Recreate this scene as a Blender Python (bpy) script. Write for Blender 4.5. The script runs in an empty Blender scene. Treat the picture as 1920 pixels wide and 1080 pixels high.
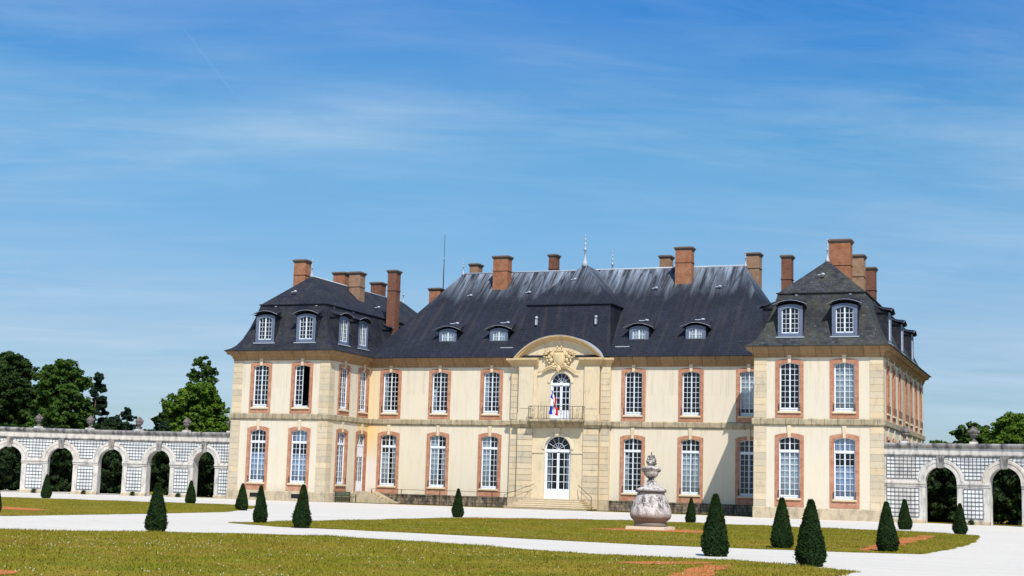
import bpy, math, random
import numpy as np
from mathutils import Vector, Matrix
rnd = random.Random(7)
S = bpy.context.scene
COL = S.collection
# ------------------------------------------------------------------ camera
YAW, PITCH, ROLL, FPX = .3797, .1364, .0288, 2703.7
cam = bpy.data.cameras.new('camera'); camo = bpy.data.objects.new('camera', cam); COL.objects.link(camo)
S.camera = camo
cam.sensor_width = 36; cam.lens = FPX / 1920 * 36; cam.clip_start = .5; cam.clip_end = 6000
_R = Vector((math.cos(YAW), math.sin(YAW), 0))
_F = Vector((-math.sin(YAW) * math.cos(PITCH), math.cos(YAW) * math.cos(PITCH), math.sin(PITCH)))
_U = _R.cross(_F)
_x = _R * math.cos(ROLL) + _U * math.sin(ROLL); _y = _U * math.cos(ROLL) - _R * math.sin(ROLL)
M = Matrix((_x, _y, -_F)).transposed().to_4x4(); M.translation = Vector((38.852, -108.588, 1.7))
camo.matrix_world = M
# ------------------------------------------------------------------ light
SUN = Vector((.68, -1, 1.56)).normalized()
sl = bpy.data.lights.new('sun', 'SUN'); sl.energy = 4.9; sl.angle = math.radians(.5); sl.color = (1, .95, .87)
so = bpy.data.objects.new('sun', sl); COL.objects.link(so); so.rotation_euler = SUN.to_track_quat('Z', 'Y').to_euler()
EL = math.asin(SUN.z); AZ = math.atan2(SUN.x, SUN.y)
W = bpy.data.worlds.new('World'); S.world = W; W.use_nodes = True
wn, wl = W.node_tree.nodes, W.node_tree.links
bg = wn['Background']; bg.inputs['Strength'].default_value = .11
sky = wn.new('ShaderNodeTexSky'); sky.sky_type = 'NISHITA'; sky.sun_disc = False
sky.sun_elevation = EL; sky.sun_rotation = AZ; sky.altitude = 0; sky.air_density = 1.0; sky.dust_density = .6; sky.ozone_density = 2.5
def nd(t, nodes=None, **k):
    n = (nodes or wn).new(t)
    for a, b in k.items(): setattr(n, a, b)
    return n
def wmath(op, a, b=None, c=None, nodes=wn, links=wl, clamp=False):
    n = nodes.new('ShaderNodeMath'); n.operation = op; n.use_clamp = clamp
    for i, v in enumerate((a, b, c)):
        if v is None: continue
        if isinstance(v, (int, float)): n.inputs[i].default_value = v
        else: links.new(v, n.inputs[i])
    return n.outputs[0]
tc = nd('ShaderNodeTexCoord'); sp = nd('ShaderNodeSeparateXYZ'); wl.new(tc.outputs['Generated'], sp.inputs[0])
zc = wmath('MAXIMUM', sp.outputs[2], .02)
den = wmath('ADD', zc, .12)
def sdot(a, b): return wmath('ADD', wmath('MULTIPLY', sp.outputs[0], a), wmath('MULTIPLY', sp.outputs[1], b))
px = wmath('DIVIDE', sdot(math.cos(YAW + .05), math.sin(YAW + .05)), den); py = wmath('DIVIDE', sdot(-math.sin(YAW + .05), math.cos(YAW + .05)), den)
cmb = nd('ShaderNodeCombineXYZ'); wl.new(px, cmb.inputs[0]); wl.new(py, cmb.inputs[1])
mp = nd('ShaderNodeMapping'); mp.inputs['Rotation'].default_value = (0, 0, 0); mp.inputs['Scale'].default_value = (.75, 1.9, 1); mp.inputs['Location'].default_value = (5.3, 1.1, 0)
wl.new(cmb.outputs[0], mp.inputs[0])
n1 = nd('ShaderNodeTexNoise'); n1.inputs['Scale'].default_value = 1.1; n1.inputs['Detail'].default_value = 7; n1.inputs['Roughness'].default_value = .58; n1.inputs['Distortion'].default_value = .3
wl.new(mp.outputs[0], n1.inputs['Vector'])
n2 = nd('ShaderNodeTexNoise'); n2.inputs['Scale'].default_value = .45; n2.inputs['Detail'].default_value = 3
wl.new(mp.outputs[0], n2.inputs['Vector'])
r1 = nd('ShaderNodeMapRange'); r1.inputs[1].default_value = .36; r1.inputs[2].default_value = .74; wl.new(n1.outputs[0], r1.inputs[0])
r2 = nd('ShaderNodeMapRange'); r2.inputs[1].default_value = .30; r2.inputs[2].default_value = .58; wl.new(n2.outputs[0], r2.inputs[0])
mp3 = nd('ShaderNodeMapping'); mp3.inputs['Rotation'].default_value = (0, 0, 0); mp3.inputs['Scale'].default_value = (1.3, 4.2, 1); mp3.inputs['Location'].default_value = (3, 7, 0)
wl.new(cmb.outputs[0], mp3.inputs[0])
n3 = nd('ShaderNodeTexNoise'); n3.inputs['Scale'].default_value = 1.6; n3.inputs['Detail'].default_value = 8; n3.inputs['Roughness'].default_value = .62; n3.inputs['Distortion'].default_value = .5
wl.new(mp3.outputs[0], n3.inputs['Vector'])
r3 = nd('ShaderNodeMapRange'); r3.inputs[1].default_value = .44; r3.inputs[2].default_value = .74; wl.new(n3.outputs[0], r3.inputs[0])
c12 = wmath('MULTIPLY', r1.outputs[0], r2.outputs[0])
cl = wmath('ADD', wmath('MULTIPLY', c12, .66), wmath('MULTIPLY', r3.outputs[0], wmath('ADD', wmath('MULTIPLY', r2.outputs[0], .20), .06)))
hz = nd('ShaderNodeMapRange'); hz.inputs[1].default_value = .0; hz.inputs[2].default_value = .30; hz.inputs[3].default_value = .34; hz.inputs[4].default_value = .0; wl.new(sp.outputs[2], hz.inputs[0])
# thin old contrail
def pixdir(u, v):
    a, b = u - 960, v - 540
    return (_F * FPX + _x * a - _y * b).normalized()
CA, CB = pixdir(345, 55), pixdir(438, 175)
CN = CA.cross(CB).normalized(); CM = (CA + CB).normalized()
def wdot(v):
    n = nd('ShaderNodeVectorMath', operation='DOT_PRODUCT'); wl.new(tc.outputs['Generated'], n.inputs[0]); n.inputs[1].default_value = v; return n.outputs['Value']
ln = wmath('SUBTRACT', 1, wmath('DIVIDE', wmath('ABSOLUTE', wdot(CN)), .0011), clamp=True)
CH = math.cos(CA.angle(CM))
seg = wmath('GREATER_THAN', wdot(CM), CH)
trail = wmath('MULTIPLY', wmath('MULTIPLY', ln, seg), .06)
fac = wmath('ADD', cl, trail, clamp=True)
tint = nd('ShaderNodeMix', data_type='RGBA', blend_type='MULTIPLY'); tint.inputs[0].default_value = 1
wl.new(sky.outputs[0], tint.inputs[6]); tint.inputs[7].default_value = (.80, 1.0, 1.22, 1)
mh = nd('ShaderNodeMix', data_type='RGBA'); wl.new(hz.outputs[0], mh.inputs[0]); wl.new(tint.outputs[2], mh.inputs[6]); mh.inputs[7].default_value = (4.6, 6.0, 7.6, 1)
# the deep polarised blue of the photograph: one ramp by height above the horizon, the same all round
cr_ = nd('ShaderNodeValToRGB'); cr_.color_ramp.elements[0].position = .10; cr_.color_ramp.elements[0].color = (.75, .745, .74, 1); cr_.color_ramp.elements[1].position = .36; cr_.color_ramp.elements[1].color = (.20, .74, 1.06, 1)
em = cr_.color_ramp.elements.new(.235); em.color = (.52, .86, .86, 1); wl.new(sp.outputs[2], cr_.inputs[0])
m2 = nd('ShaderNodeMix', data_type='RGBA', blend_type='MULTIPLY'); m2.inputs[0].default_value = 1; wl.new(mh.outputs[2], m2.inputs[6]); wl.new(cr_.outputs[0], m2.inputs[7])
mx = nd('ShaderNodeMix', data_type='RGBA'); wl.new(fac, mx.inputs[0]); wl.new(m2.outputs[2], mx.inputs[6]); mx.inputs[7].default_value = (4.4, 5.7, 7.0, 1)
wl.new(mx.outputs[2], bg.inputs['Color'])
S.view_settings.view_transform = 'Standard'; S.view_settings.look = 'None'; S.view_settings.exposure = 0.15; S.view_settings.gamma = 1
S.render.engine = 'CYCLES'

# ------------------------------------------------------------------ materials
MATS = {}
class NT:
    def __init__(s, name, rough=.8, spec=.3):
        m = bpy.data.materials.new(name); m.use_nodes = True; s.m = m; MATS[name] = m
        s.n, s.l = m.node_tree.nodes, m.node_tree.links
        s.b = s.n['Principled BSDF']; s.b.inputs['Roughness'].default_value = rough
        s.b.inputs['Specular IOR Level'].default_value = spec
        s.geo = s.n.new('ShaderNodeNewGeometry'); s.pos = s.geo.outputs['Position']
    def link(s, o, i): s.l.new(o, i)
    def mth(s, op, a, b=None, c=None, clamp=False): return wmath(op, a, b, c, s.n, s.l, clamp)
    def sep(s, v):
        n = s.n.new('ShaderNodeSeparateXYZ'); s.l.new(v, n.inputs[0]); return n.outputs
    def comb(s, *a):
        n = s.n.new('ShaderNodeCombineXYZ')
        for i, v in enumerate(a):
            if isinstance(v, (int, float)): n.inputs[i].default_value = v
            else: s.l.new(v, n.inputs[i])
        return n.outputs[0]
    def scale(s, v, sc):
        n = s.n.new('ShaderNodeVectorMath'); n.operation = 'MULTIPLY'; s.l.new(v, n.inputs[0]); n.inputs[1].default_value = sc; return n.outputs[0]
    def noise(s, v, sc, det=4, rough=.55, dist=0):
        n = s.n.new('ShaderNodeTexNoise'); n.inputs['Scale'].default_value = sc; n.inputs['Detail'].default_value = det
        n.inputs['Roughness'].default_value = rough; n.inputs['Distortion'].default_value = dist
        if v is not None: s.l.new(v, n.inputs['Vector'])
        return n.outputs[0]
    def rng(s, v, a, b, c=0., d=1.):
        n = s.n.new('ShaderNodeMapRange'); s.l.new(v, n.inputs[0])
        for i, x in enumerate((a, b, c, d)): n.inputs[i + 1].default_value = x
        return n.outputs[0]
    def mix(s, f, a, b, mode='MIX'):
        n = s.n.new('ShaderNodeMix'); n.data_type = 'RGBA'; n.blend_type = mode
        for i, v in ((0, f), (6, a), (7, b)):
            if isinstance(v, (int, float)): n.inputs[i].default_value = v
            elif isinstance(v, tuple): n.inputs[i].default_value = (*v, 1)
            else: s.l.new(v, n.inputs[i])
        return n.outputs[2]
    def rand(s):
        n = s.n.new('ShaderNodeObjectInfo'); return n.outputs['Random']
    def uz(s):  # wall coordinates: along the wall, height
        p = s.sep(s.pos); nn = s.sep(s.geo.outputs['True Normal'])
        g = s.mth('GREATER_THAN', s.mth('ABSOLUTE', nn[0]), s.mth('ABSOLUTE', nn[1]))
        u = s.mth('ADD', s.mth('MULTIPLY', g, p[1]), s.mth('MULTIPLY', s.mth('SUBTRACT', 1, g), p[0]))
        return u, p[2], s.comb(u, p[2], 0.)
    def brick(s, v, w, h, mort, c1=(1, 1, 1), c2=(.6, .6, .6), cm=(0, 0, 0), bias=0, off=.5):
        n = s.n.new('ShaderNodeTexBrick'); s.l.new(v, n.inputs['Vector'])
        n.inputs['Scale'].default_value = 1; n.inputs['Brick Width'].default_value = w; n.inputs['Row Height'].default_value = h
        n.inputs['Mortar Size'].default_value = mort; n.inputs['Color1'].default_value = (*c1, 1); n.inputs['Color2'].default_value = (*c2, 1)
        n.inputs['Mortar'].default_value = (*cm, 1); n.inputs['Bias'].default_value = bias; n.offset = off
        return n.outputs
    def out(s, c, bump=None, bs=.3, bd=.02):
        if isinstance(c, tuple): s.b.inputs['Base Color'].default_value = (*c, 1)
        else: s.l.new(c, s.b.inputs['Base Color'])
        if bump is not None:
            n = s.n.new('ShaderNodeBump'); n.inputs['Strength'].default_value = bs; n.inputs['Distance'].default_value = bd
            s.l.new(bump, n.inputs['Height']); s.l.new(n.outputs[0], s.b.inputs['Normal'])
        return s.m

def plaster():
    t = NT('cream_plaster', .9, .15); u, z, v = t.uz()
    c = t.mix(t.rng(t.noise(t.pos, .35, 4), .35, .68), (.685, .600, .455), (.665, .595, .475))
    c = t.mix(t.rng(t.noise(t.comb(t.mth('MULTIPLY', u, 3), t.mth('MULTIPLY', z, .35), 0.), 1.2, 5), .5, .8, 0, .4), c, (.52, .43, .31))
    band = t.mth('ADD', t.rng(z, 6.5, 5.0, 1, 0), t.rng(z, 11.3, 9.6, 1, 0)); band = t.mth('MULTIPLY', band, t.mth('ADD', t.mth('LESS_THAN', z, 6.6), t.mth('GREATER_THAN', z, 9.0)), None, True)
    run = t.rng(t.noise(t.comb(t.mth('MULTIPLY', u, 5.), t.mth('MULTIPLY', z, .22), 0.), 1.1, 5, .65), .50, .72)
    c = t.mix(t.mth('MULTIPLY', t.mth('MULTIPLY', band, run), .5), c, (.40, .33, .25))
    c = t.mix(t.rng(t.noise(t.pos, .8, 6, .7), .58, .75, 0, .35), c, (.60, .46, .34))
    # repainted ochre and whitish patches at the inner corner
    p = t.sep(t.pos)
    near = t.mth('MULTIPLY', t.rng(p[0], -16.9, -14.7, 1, 0), t.mth('GREATER_THAN', p[0], -18))
    near = t.mth('MULTIPLY', near, t.mth('GREATER_THAN', p[1], -1.9))
    yz = t.mth('MULTIPLY', near, t.rng(p[2], 3.2, 5.4))
    c = t.mix(t.mth('MULTIPLY', t.mth('MULTIPLY', yz, t.rng(p[2], 6.4, 7.0, .75, .42)), 1.), c, (.74, .50, .17))
    wz = t.mth('MULTIPLY', near, t.rng(p[2], 4.2, 3.2))
    c = t.mix(t.mth('MULTIPLY', wz, .7), c, (.70, .64, .60))
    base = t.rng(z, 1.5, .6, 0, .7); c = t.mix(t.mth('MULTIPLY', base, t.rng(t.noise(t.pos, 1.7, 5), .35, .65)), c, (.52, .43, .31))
    return t.out(c, t.noise(t.pos, 22, 4), .12, .01)
def stone(name, a, b, dark=.35, dirt=(.16, .14, .12), lo=.52, hi=.75, joints=None):
    t = NT(name, .9, .15); u, z, v = t.uz()
    c = t.mix(t.rand(), a, b)
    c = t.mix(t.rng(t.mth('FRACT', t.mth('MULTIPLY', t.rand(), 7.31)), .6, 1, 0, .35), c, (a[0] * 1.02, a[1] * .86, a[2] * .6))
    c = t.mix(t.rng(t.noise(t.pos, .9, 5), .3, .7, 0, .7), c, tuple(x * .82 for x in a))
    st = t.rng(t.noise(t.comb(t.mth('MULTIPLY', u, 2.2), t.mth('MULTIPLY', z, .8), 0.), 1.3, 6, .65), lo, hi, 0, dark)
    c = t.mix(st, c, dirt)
    bp = t.noise(t.pos, 14, 5)
    if joints:
        br = t.brick(v, joints[0], joints[1], .02, (1, 1, 1), (.78, .78, .78), (.35, .32, .28))
        c = t.mix(1., c, br[0], 'MULTIPLY')
    return t.out(c, bp, .25, .02)
def brickmat(name, a, b, joint=(.55, .42, .32)):
    t = NT(name, .9, .15); u, z, v = t.uz()
    br = t.brick(v, .24, .085, .018, a, b, joint)
    c = t.mix(t.rng(t.noise(t.pos, 2.6, 6, .7), .38, .66, 0, .75), br[0], tuple(x * .5 for x in a)); c = t.mix(t.rng(t.noise(t.pos, 3.2, 5, .7), .48, .70, 0, .5), c, (joint[0], joint[1] * .8, joint[2] * .8))
    c = t.mix(t.mth('MULTIPLY', t.rand(), .35), c, tuple(x * .75 for x in b))
    return t.out(c, br[1], -.4, .01)
def slate(name, a, b, lich, streak=None, moss=0.):
    t = NT(name, .72, .22); u, z, v = t.uz()
    br = t.brick(v, .34, .2, .016, a, b, tuple(x * .35 for x in a))
    c = t.mix(t.rng(t.noise(t.pos, .45, 5, .6), .4, .7, 0, .8), br[0], tuple(x * .62 for x in b))
    c = t.mix(t.rng(t.noise(t.comb(t.mth('MULTIPLY', u, 2.5), t.mth('MULTIPLY', z, .25), 0.), .9, 5), .5, .75, 0, .45), c, (.055, .044, .038))
    if moss: c = t.mix(t.mth('MULTIPLY', t.rng(t.noise(t.pos, .7, 6, .7), .45, .62), moss), c, (.10, .095, .055))
    sp_ = t.rng(t.noise(t.pos, 5.5, 6, .75), .60, .74, 0, lich); c = t.mix(sp_, c, (.30, .32, .34))
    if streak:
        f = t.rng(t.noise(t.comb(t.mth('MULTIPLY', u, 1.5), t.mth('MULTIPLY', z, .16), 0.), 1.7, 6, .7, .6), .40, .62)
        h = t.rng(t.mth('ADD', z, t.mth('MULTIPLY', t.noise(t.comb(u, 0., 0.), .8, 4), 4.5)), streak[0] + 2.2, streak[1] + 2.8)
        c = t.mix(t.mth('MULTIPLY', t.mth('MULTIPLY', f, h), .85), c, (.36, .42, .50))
    return t.out(c, br[1], -.5, .015)
def flat(name, c, rough=.6, spec=.3, metal=0., var=.15, sc=3):
    t = NT(name, rough, spec); t.b.inputs['Metallic'].default_value = metal
    return t.out(t.mix(t.rng(t.noise(t.pos, sc, 4), .35, .65), c, tuple(x * (1 - var) for x in c)))
def grassmat(name, blades=False):
    t = NT(name, .95, .02)
    f = t.noise(t.pos, .11, 5, .6); g = t.noise(t.scale(t.pos, (1, 1, 0)), .9, 6, .7); h = t.noise(t.scale(t.pos, (1, 1, 0)), 9, 3, .6)
    c = t.mix(t.rng(f, .38, .62), (.172, .172, .013), (.25, .195, .026))
    c = t.mix(t.rng(g, .44, .62, 0, .9), c, (.28, .195, .035))
    c = t.mix(t.rng(g, .30, .46, .8, 0), c, (.080, .125, .010))
    c = t.mix(t.rng(t.noise(t.scale(t.pos, (.5, 1, 0)), .42, 5, .65), .50, .64, 0, .6), c, (.20, .125, .03)); c = t.mix(t.rng(t.noise(t.scale(t.pos, (.4, .9, 0)), .3, 5, .65), .52, .64, 0, .55), c, (.075, .125, .014))
    c = t.mix(t.rng(h, .35, .7, 0, .5), c, (.085, .09, .008))
    if blades: c = t.mix(t.rng(t.noise(t.pos, 30, 2), .3, .7, 0, .6), c, (.25, .235, .025))
    return t.out(c, h, .6, .05)
def foliage(name, a, b, sc=1.2):
    t = NT(name, .75, .2)
    c = t.mix(t.rng(t.noise(t.pos, sc, 4, .6), .35, .65), a, b)
    c = t.mix(t.mth('MULTIPLY', t.rand(), .4), c, tuple(x * .7 for x in a))
    t.out(c)
    tr = t.n.new('ShaderNodeBsdfTranslucent'); t.l.new(c, tr.inputs[0]); ms = t.n.new('ShaderNodeMixShader'); ms.inputs[0].default_value = .25
    t.l.new(t.b.outputs[0], ms.inputs[1]); t.l.new(tr.outputs[0], ms.inputs[2]); t.l.new(ms.outputs[0], t.n['Material Output'].inputs[0])
    return t.m
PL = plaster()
ST = stone('pale_limestone', (.71, .59, .40), (.66, .57, .42), .35)
STQ = stone('quoin_limestone', (.70, .57, .38), (.46, .40, .31), .4)
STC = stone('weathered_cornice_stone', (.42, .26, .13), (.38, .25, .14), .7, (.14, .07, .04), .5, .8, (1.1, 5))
STP = stone('golden_pediment_stone', (.64, .47, .25), (.58, .43, .24), .5, (.22, .13, .07), .5, .78)
STS = stone('weathered_string_stone', (.52, .43, .28), (.50, .42, .28), .8, (.17, .14, .10), .45, .7, (.9, 3))
STB = stone('weathered_base_stone', (.56, .46, .31), (.50, .42, .3), .75, (.17, .15, .12), .46, .7)
RUB = stone('rubble_base_stone', (.34, .27, .19), (.30, .24, .17), .9, (.06, .05, .045), .42, .58, (.42, .25))
ARC = stone('white_arcade_stone', (.64, .60, .54), (.59, .555, .51), .7, (.13, .125, .13), .46, .70)
ARCD = stone('blackened_arcade_stone', (.36, .34, .31), (.32, .30, .28), .95, (.07, .07, .075), .42, .62)
WH = flat('whitewashed_panel', (.76, .755, .72), .9, .1, var=.28, sc=1.5)
def urnmat():
    t = NT('carved_urn_stone', .9, .15)
    c = t.mix(t.rng(t.noise(t.pos, 3, 5), .35, .65), (.66, .60, .55), (.50, .45, .42)); p = t.sep(t.pos)
    st = t.rng(t.noise(t.comb(t.mth('MULTIPLY', p[0], 4.), t.mth('MULTIPLY', p[1], 4.), t.mth('MULTIPLY', p[2], 1.3)), 1.2, 6, .7), .47, .60)
    c = t.mix(t.mth('MULTIPLY', st, t.rng(p[2], .6, 1.0, .25, .92)), c, (.06, .05, .06))
    c = t.mix(t.rng(t.noise(t.pos, 16, 4, .7), .52, .6, 0, .6), c, (.10, .09, .09))
    c = t.mix(t.mth('MULTIPLY', t.rng(p[2], .72, .5), t.mth('LESS_THAN', p[2], 1.)), c, (.23, .185, .15))
    return t.out(c, t.noise(t.pos, 14, 5), .3, .02)
URN = urnmat()
URD = stone('dark_urn_stone', (.20, .17, .16), (.22, .19, .18), .7, (.05, .045, .045), .42, .65)
BR = brickmat('orange_brick', (.54, .205, .10), (.43, .15, .078), (.55, .39, .28))
CHB = brickmat('chimney_brick_orange', (.42, .14, .06), (.27, .085, .038), (.42, .27, .17))
CHD = brickmat('chimney_brick_dark', (.24, .08, .045), (.15, .05, .032), (.22, .14, .1))
CHG = brickmat('chimney_brick_tan', (.36, .18, .09), (.26, .13, .07), (.36, .28, .2))
CAP = stone('sooty_chimney_cap', (.16, .12, .10), (.15, .12, .1), .5, (.05, .045, .04))
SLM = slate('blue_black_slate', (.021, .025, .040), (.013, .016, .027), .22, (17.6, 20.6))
SLP = slate('blue_slate', (.024, .028, .047), (.014, .017, .028), .55, None, .15)
SLR = slate('mossy_grey_slate', (.056, .060, .068), (.020, .022, .027), 1.0, None, .35)
LEAD = flat('pale_lead', (.42, .45, .50), .45, .5)
DOR = flat('blue_grey_dormer_paint', (.135, .165, .24), .55, .4)
WF = flat('white_window_paint', (.76, .80, .86), .5, .4, var=.06)
IRON = flat('dark_wrought_iron', (.03, .028, .03), .5, .4)
RIR = flat('rusty_iron', (.09, .05, .035), .7, .3)
CURT = flat('white_curtain', (.80, .84, .82), .9, .1, var=.2, sc=5)
BLUEC = flat('bluish_blind', (.62, .72, .86), .9, .1, var=.12, sc=4)
DARK = flat('dark_interior', (.02, .02, .022), .9, .1)
FLO = flat('interior_floor', (.022, .018, .015), .9, .1)
GRN = flat('dark_green_paint', (.02, .06, .04), .5, .4)
FB = flat('flag_blue', (.02, .05, .42), .8, .1); FW = flat('flag_white', (.8, .8, .8), .8, .1); FR = flat('flag_red', (.6, .02, .03), .8, .1)
BARK = flat('bark', (.10, .075, .05), .9, .1, var=.4)
GR = grassmat('dry_lawn'); GRB = grassmat('lawn_blades', True)
YEW = foliage('yew_needles', (.011, .030, .006), (.027, .060, .009), 5)
F1 = foliage('dark_oak_leaves', (.020, .045, .008), (.045, .085, .013)); F2 = foliage('light_green_leaves', (.12, .20, .014), (.055, .115, .012))
F3 = foliage('pine_needles', (.016, .036, .020), (.028, .055, .026)); F4 = foliage('mid_green_leaves', (.035, .080, .010), (.075, .135, .016))
F5 = foliage('undergrowth_leaves', (.018, .040, .012), (.034, .060, .016))
def gravel():
    t = NT('white_gravel', .95, .1)
    c = t.mix(t.rng(t.noise(t.pos, .12, 4), .35, .65), (.655, .605, .525), (.61, .565, .495))
    c = t.mix(t.rng(t.noise(t.scale(t.pos, (1, 1, 0)), 1.1, 6, .7), .45, .72, 0, .55), c, (.56, .52, .45)); c = t.mix(t.rng(t.noise(t.scale(t.pos, (.35, 1.3, 0)), .8, 4, .6), .5, .7, 0, .35), c, (.52, .49, .43))
    c = t.mix(t.rng(t.noise(t.pos, 28, 3), .35, .65, 0, .3), c, (.5, .48, .44))
    c = t.mix(t.rng(t.noise(t.scale(t.pos, (1, 1, 0)), 4.5, 4, .8), .42, .62, 0, .30), c, (.44, .40, .34))
    pp = t.sep(t.pos); q = t.mth('ADD', t.mth('MULTIPLY', pp[0], .34), t.mth('MULTIPLY', pp[1], .94)); wob = t.mth('MULTIPLY', t.noise(t.pos, .06, 3), 9.)
    tr = t.mth('SINE', t.mth('MULTIPLY', t.mth('ADD', q, wob), 3.4)); c = t.mix(t.mth('MULTIPLY', t.rng(tr, .72, 1.), .22), c, (.47, .43, .37))
    return t.out(c, t.noise(t.pos, 30, 3), .3, .02)
GV = gravel()
def crushed():
    t = NT('crushed_red_brick', .95, .1)
    c = t.mix(t.rng(t.noise(t.pos, 1.2, 5, .7), .38, .6), (.62, .17, .055), (.42, .17, .05))
    return t.out(t.mix(t.rng(t.noise(t.pos, 16, 3), .4, .65, 0, .5), c, (.25, .08, .04)), t.noise(t.pos, 20, 3), .4, .03)
RB = crushed()
def glass():
    t = NT('window_glass'); n, l = t.n, t.l
    tr = n.new('ShaderNodeBsdfTransparent'); tr.inputs[0].default_value = (.90, .93, .95, 1)
    gl = n.new('ShaderNodeBsdfGlossy'); gl.inputs['Roughness'].default_value = .04
    fr = n.new('ShaderNodeFresnel'); fr.inputs[0].default_value = 1.5
    f2 = wmath('ADD', wmath('MULTIPLY', fr.outputs[0], .7, None, n, l), .005, None, n, l, True)
    ms = n.new('ShaderNodeMixShader'); l.new(f2, ms.inputs[0]); l.new(tr.outputs[0], ms.inputs[1]); l.new(gl.outputs[0], ms.inputs[2])
    l.new(ms.outputs[0], n['Material Output'].inputs[0]); return t.m
GL = glass()
# Nishita-lit far meadow
FAR = grassmat('meadow_grass')

# ------------------------------------------------------------------ mesh helpers
class MB:
    def __init__(s): s.v = []; s.f = []; s.mi = []; s.mats = []; s.sm = []
    def mat(s, m):
        if m not in s.mats: s.mats.append(m)
        return s.mats.index(m)
    def face(s, pts, m, sm=False):
        i = len(s.v); s.v += [tuple(p) for p in pts]; s.f.append(tuple(range(i, i + len(pts)))); s.mi.append(s.mat(m)); s.sm.append(sm)
    def box(s, x0, x1, y0, y1, z0, z1, m, mp=None):
        P = [(x0, y0, z0), (x1, y0, z0), (x1, y1, z0), (x0, y1, z0), (x0, y0, z1), (x1, y0, z1), (x1, y1, z1), (x0, y1, z1)]
        if mp: P = [mp(*p) for p in P]
        i = len(s.v); s.v += [tuple(p) for p in P]; k = s.mat(m)
        for f in ((0, 3, 2, 1), (4, 5, 6, 7), (0, 1, 5, 4), (1, 2, 6, 5), (2, 3, 7, 6), (3, 0, 4, 7)):
            s.f.append(tuple(i + j for j in f)); s.mi.append(k); s.sm.append(False)
    def frustum(s, c, w0, d0, w1, d1, z0, z1, m):
        x, y = c
        P = [(x + a * w / 2, y + b * d / 2, z) for w, d, z in ((w0, d0, z0), (w1, d1, z1)) for a, b in ((-1, -1), (1, -1), (1, 1), (-1, 1))]
        i = len(s.v); s.v += P; k = s.mat(m)
        for f in ((0, 3, 2, 1), (4, 5, 6, 7), (0, 1, 5, 4), (1, 2, 6, 5), (2, 3, 7, 6), (3, 0, 4, 7)):
            s.f.append(tuple(i + j for j in f)); s.mi.append(k); s.sm.append(False)
    def rings(s, R, m, close=True, cap0=False, cap1=False, sm=False):
        i = len(s.v); n = len(R[0]); k = s.mat(m)
        for r in R: s.v += [tuple(p) for p in r]
        for a in range(len(R) - 1):
            for b in range(n if close else n - 1):
                c = (b + 1) % n
                s.f.append((i + a * n + b, i + a * n + c, i + (a + 1) * n + c, i + (a + 1) * n + b)); s.mi.append(k); s.sm.append(sm)
        if cap0: s.f.append(tuple(i + j for j in reversed(range(n)))); s.mi.append(k); s.sm.append(False)
        if cap1: s.f.append(tuple(i + (len(R) - 1) * n + j for j in range(n))); s.mi.append(k); s.sm.append(False)
    def lathe(s, c, prof, m, seg=20, sm=True, lob=None, sq=0.):
        R = []
        for r, z in prof:
            ring = []
            for j in range(seg):
                a = 2 * math.pi * j / seg; q = 1 + (lob(a, z) if lob else 0)
                if sq:
                    e = 1 / max(abs(math.cos(a)), abs(math.sin(a))); q *= 1 + sq * (e - 1)
                ring.append((c[0] + r * q * math.cos(a), c[1] + r * q * math.sin(a), c[2] + z))
            R.append(ring)
        s.rings(R, m, True, True, True, sm)
    def tube(s, pts, r, m, seg=6, taper=None):
        pts = [Vector(p) for p in pts]; R = []
        for i, p in enumerate(pts):
            d = (pts[min(i + 1, len(pts) - 1)] - pts[max(i - 1, 0)]).normalized()
            a = d.cross(Vector((0, 0, 1)) if abs(d.z) < .9 else Vector((1, 0, 0))).normalized(); b = d.cross(a)
            rr = r if taper is None else r + (taper - r) * i / (len(pts) - 1)
            R.append([p + (a * math.cos(2 * math.pi * j / seg) + b * math.sin(2 * math.pi * j / seg)) * rr for j in range(seg)])
        s.rings(R, m, True, True, True, seg > 5)
    def blob(s, c, r, m, seg=8):
        R = []
        for i in range(seg // 2 + 1):
            t = math.pi * i / (seg // 2); t = min(max(t, .15), math.pi - .15)
            R.append([(c[0] + r[0] * math.sin(t) * math.cos(2 * math.pi * j / seg), c[1] + r[1] * math.sin(t) * math.sin(2 * math.pi * j / seg), c[2] - r[2] * math.cos(t)) for j in range(seg)])
        s.rings(R, m, True, True, True, True)
    def sweep(s, path, prof, m, closed=False):
        # path: 2D points, outward side = right-hand of travel; prof: (out, z)
        n = len(path); R = []
        for i in range(n):
            p = Vector(path[i]); a = Vector(path[i - 1]) if (i or closed) else None; b = Vector(path[(i + 1) % n]) if (i < n - 1 or closed) else None
            ds = [x for x in ((p - a).normalized() if a is not None else None, (b - p).normalized() if b is not None else None) if x is not None]
            ns = [Vector((d.y, -d.x)) for d in ds]
            mt = ns[0] if len(ns) == 1 else (ns[0] + ns[1]) / (1 + ns[0].dot(ns[1]))
            R.append([(p.x + mt.x * o, p.y + mt.y * o, z) for o, z in prof])
        if closed: R.append(R[0])
        s.rings(R, m, False)
        if not closed: s.face(R[0], m); s.face(list(reversed(R[-1])), m)
    def mesh(s, name):
        me = bpy.data.meshes.new(name); me.from_pydata(s.v, [], s.f)
        for m in s.mats: me.materials.append(m)
        me.polygons.foreach_set('material_index', s.mi); me.polygons.foreach_set('use_smooth', s.sm); me.update(); return me
    def build(s, name, parent=None, **k):
        return mk(name, s.mesh(name), parent, **k)
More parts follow.
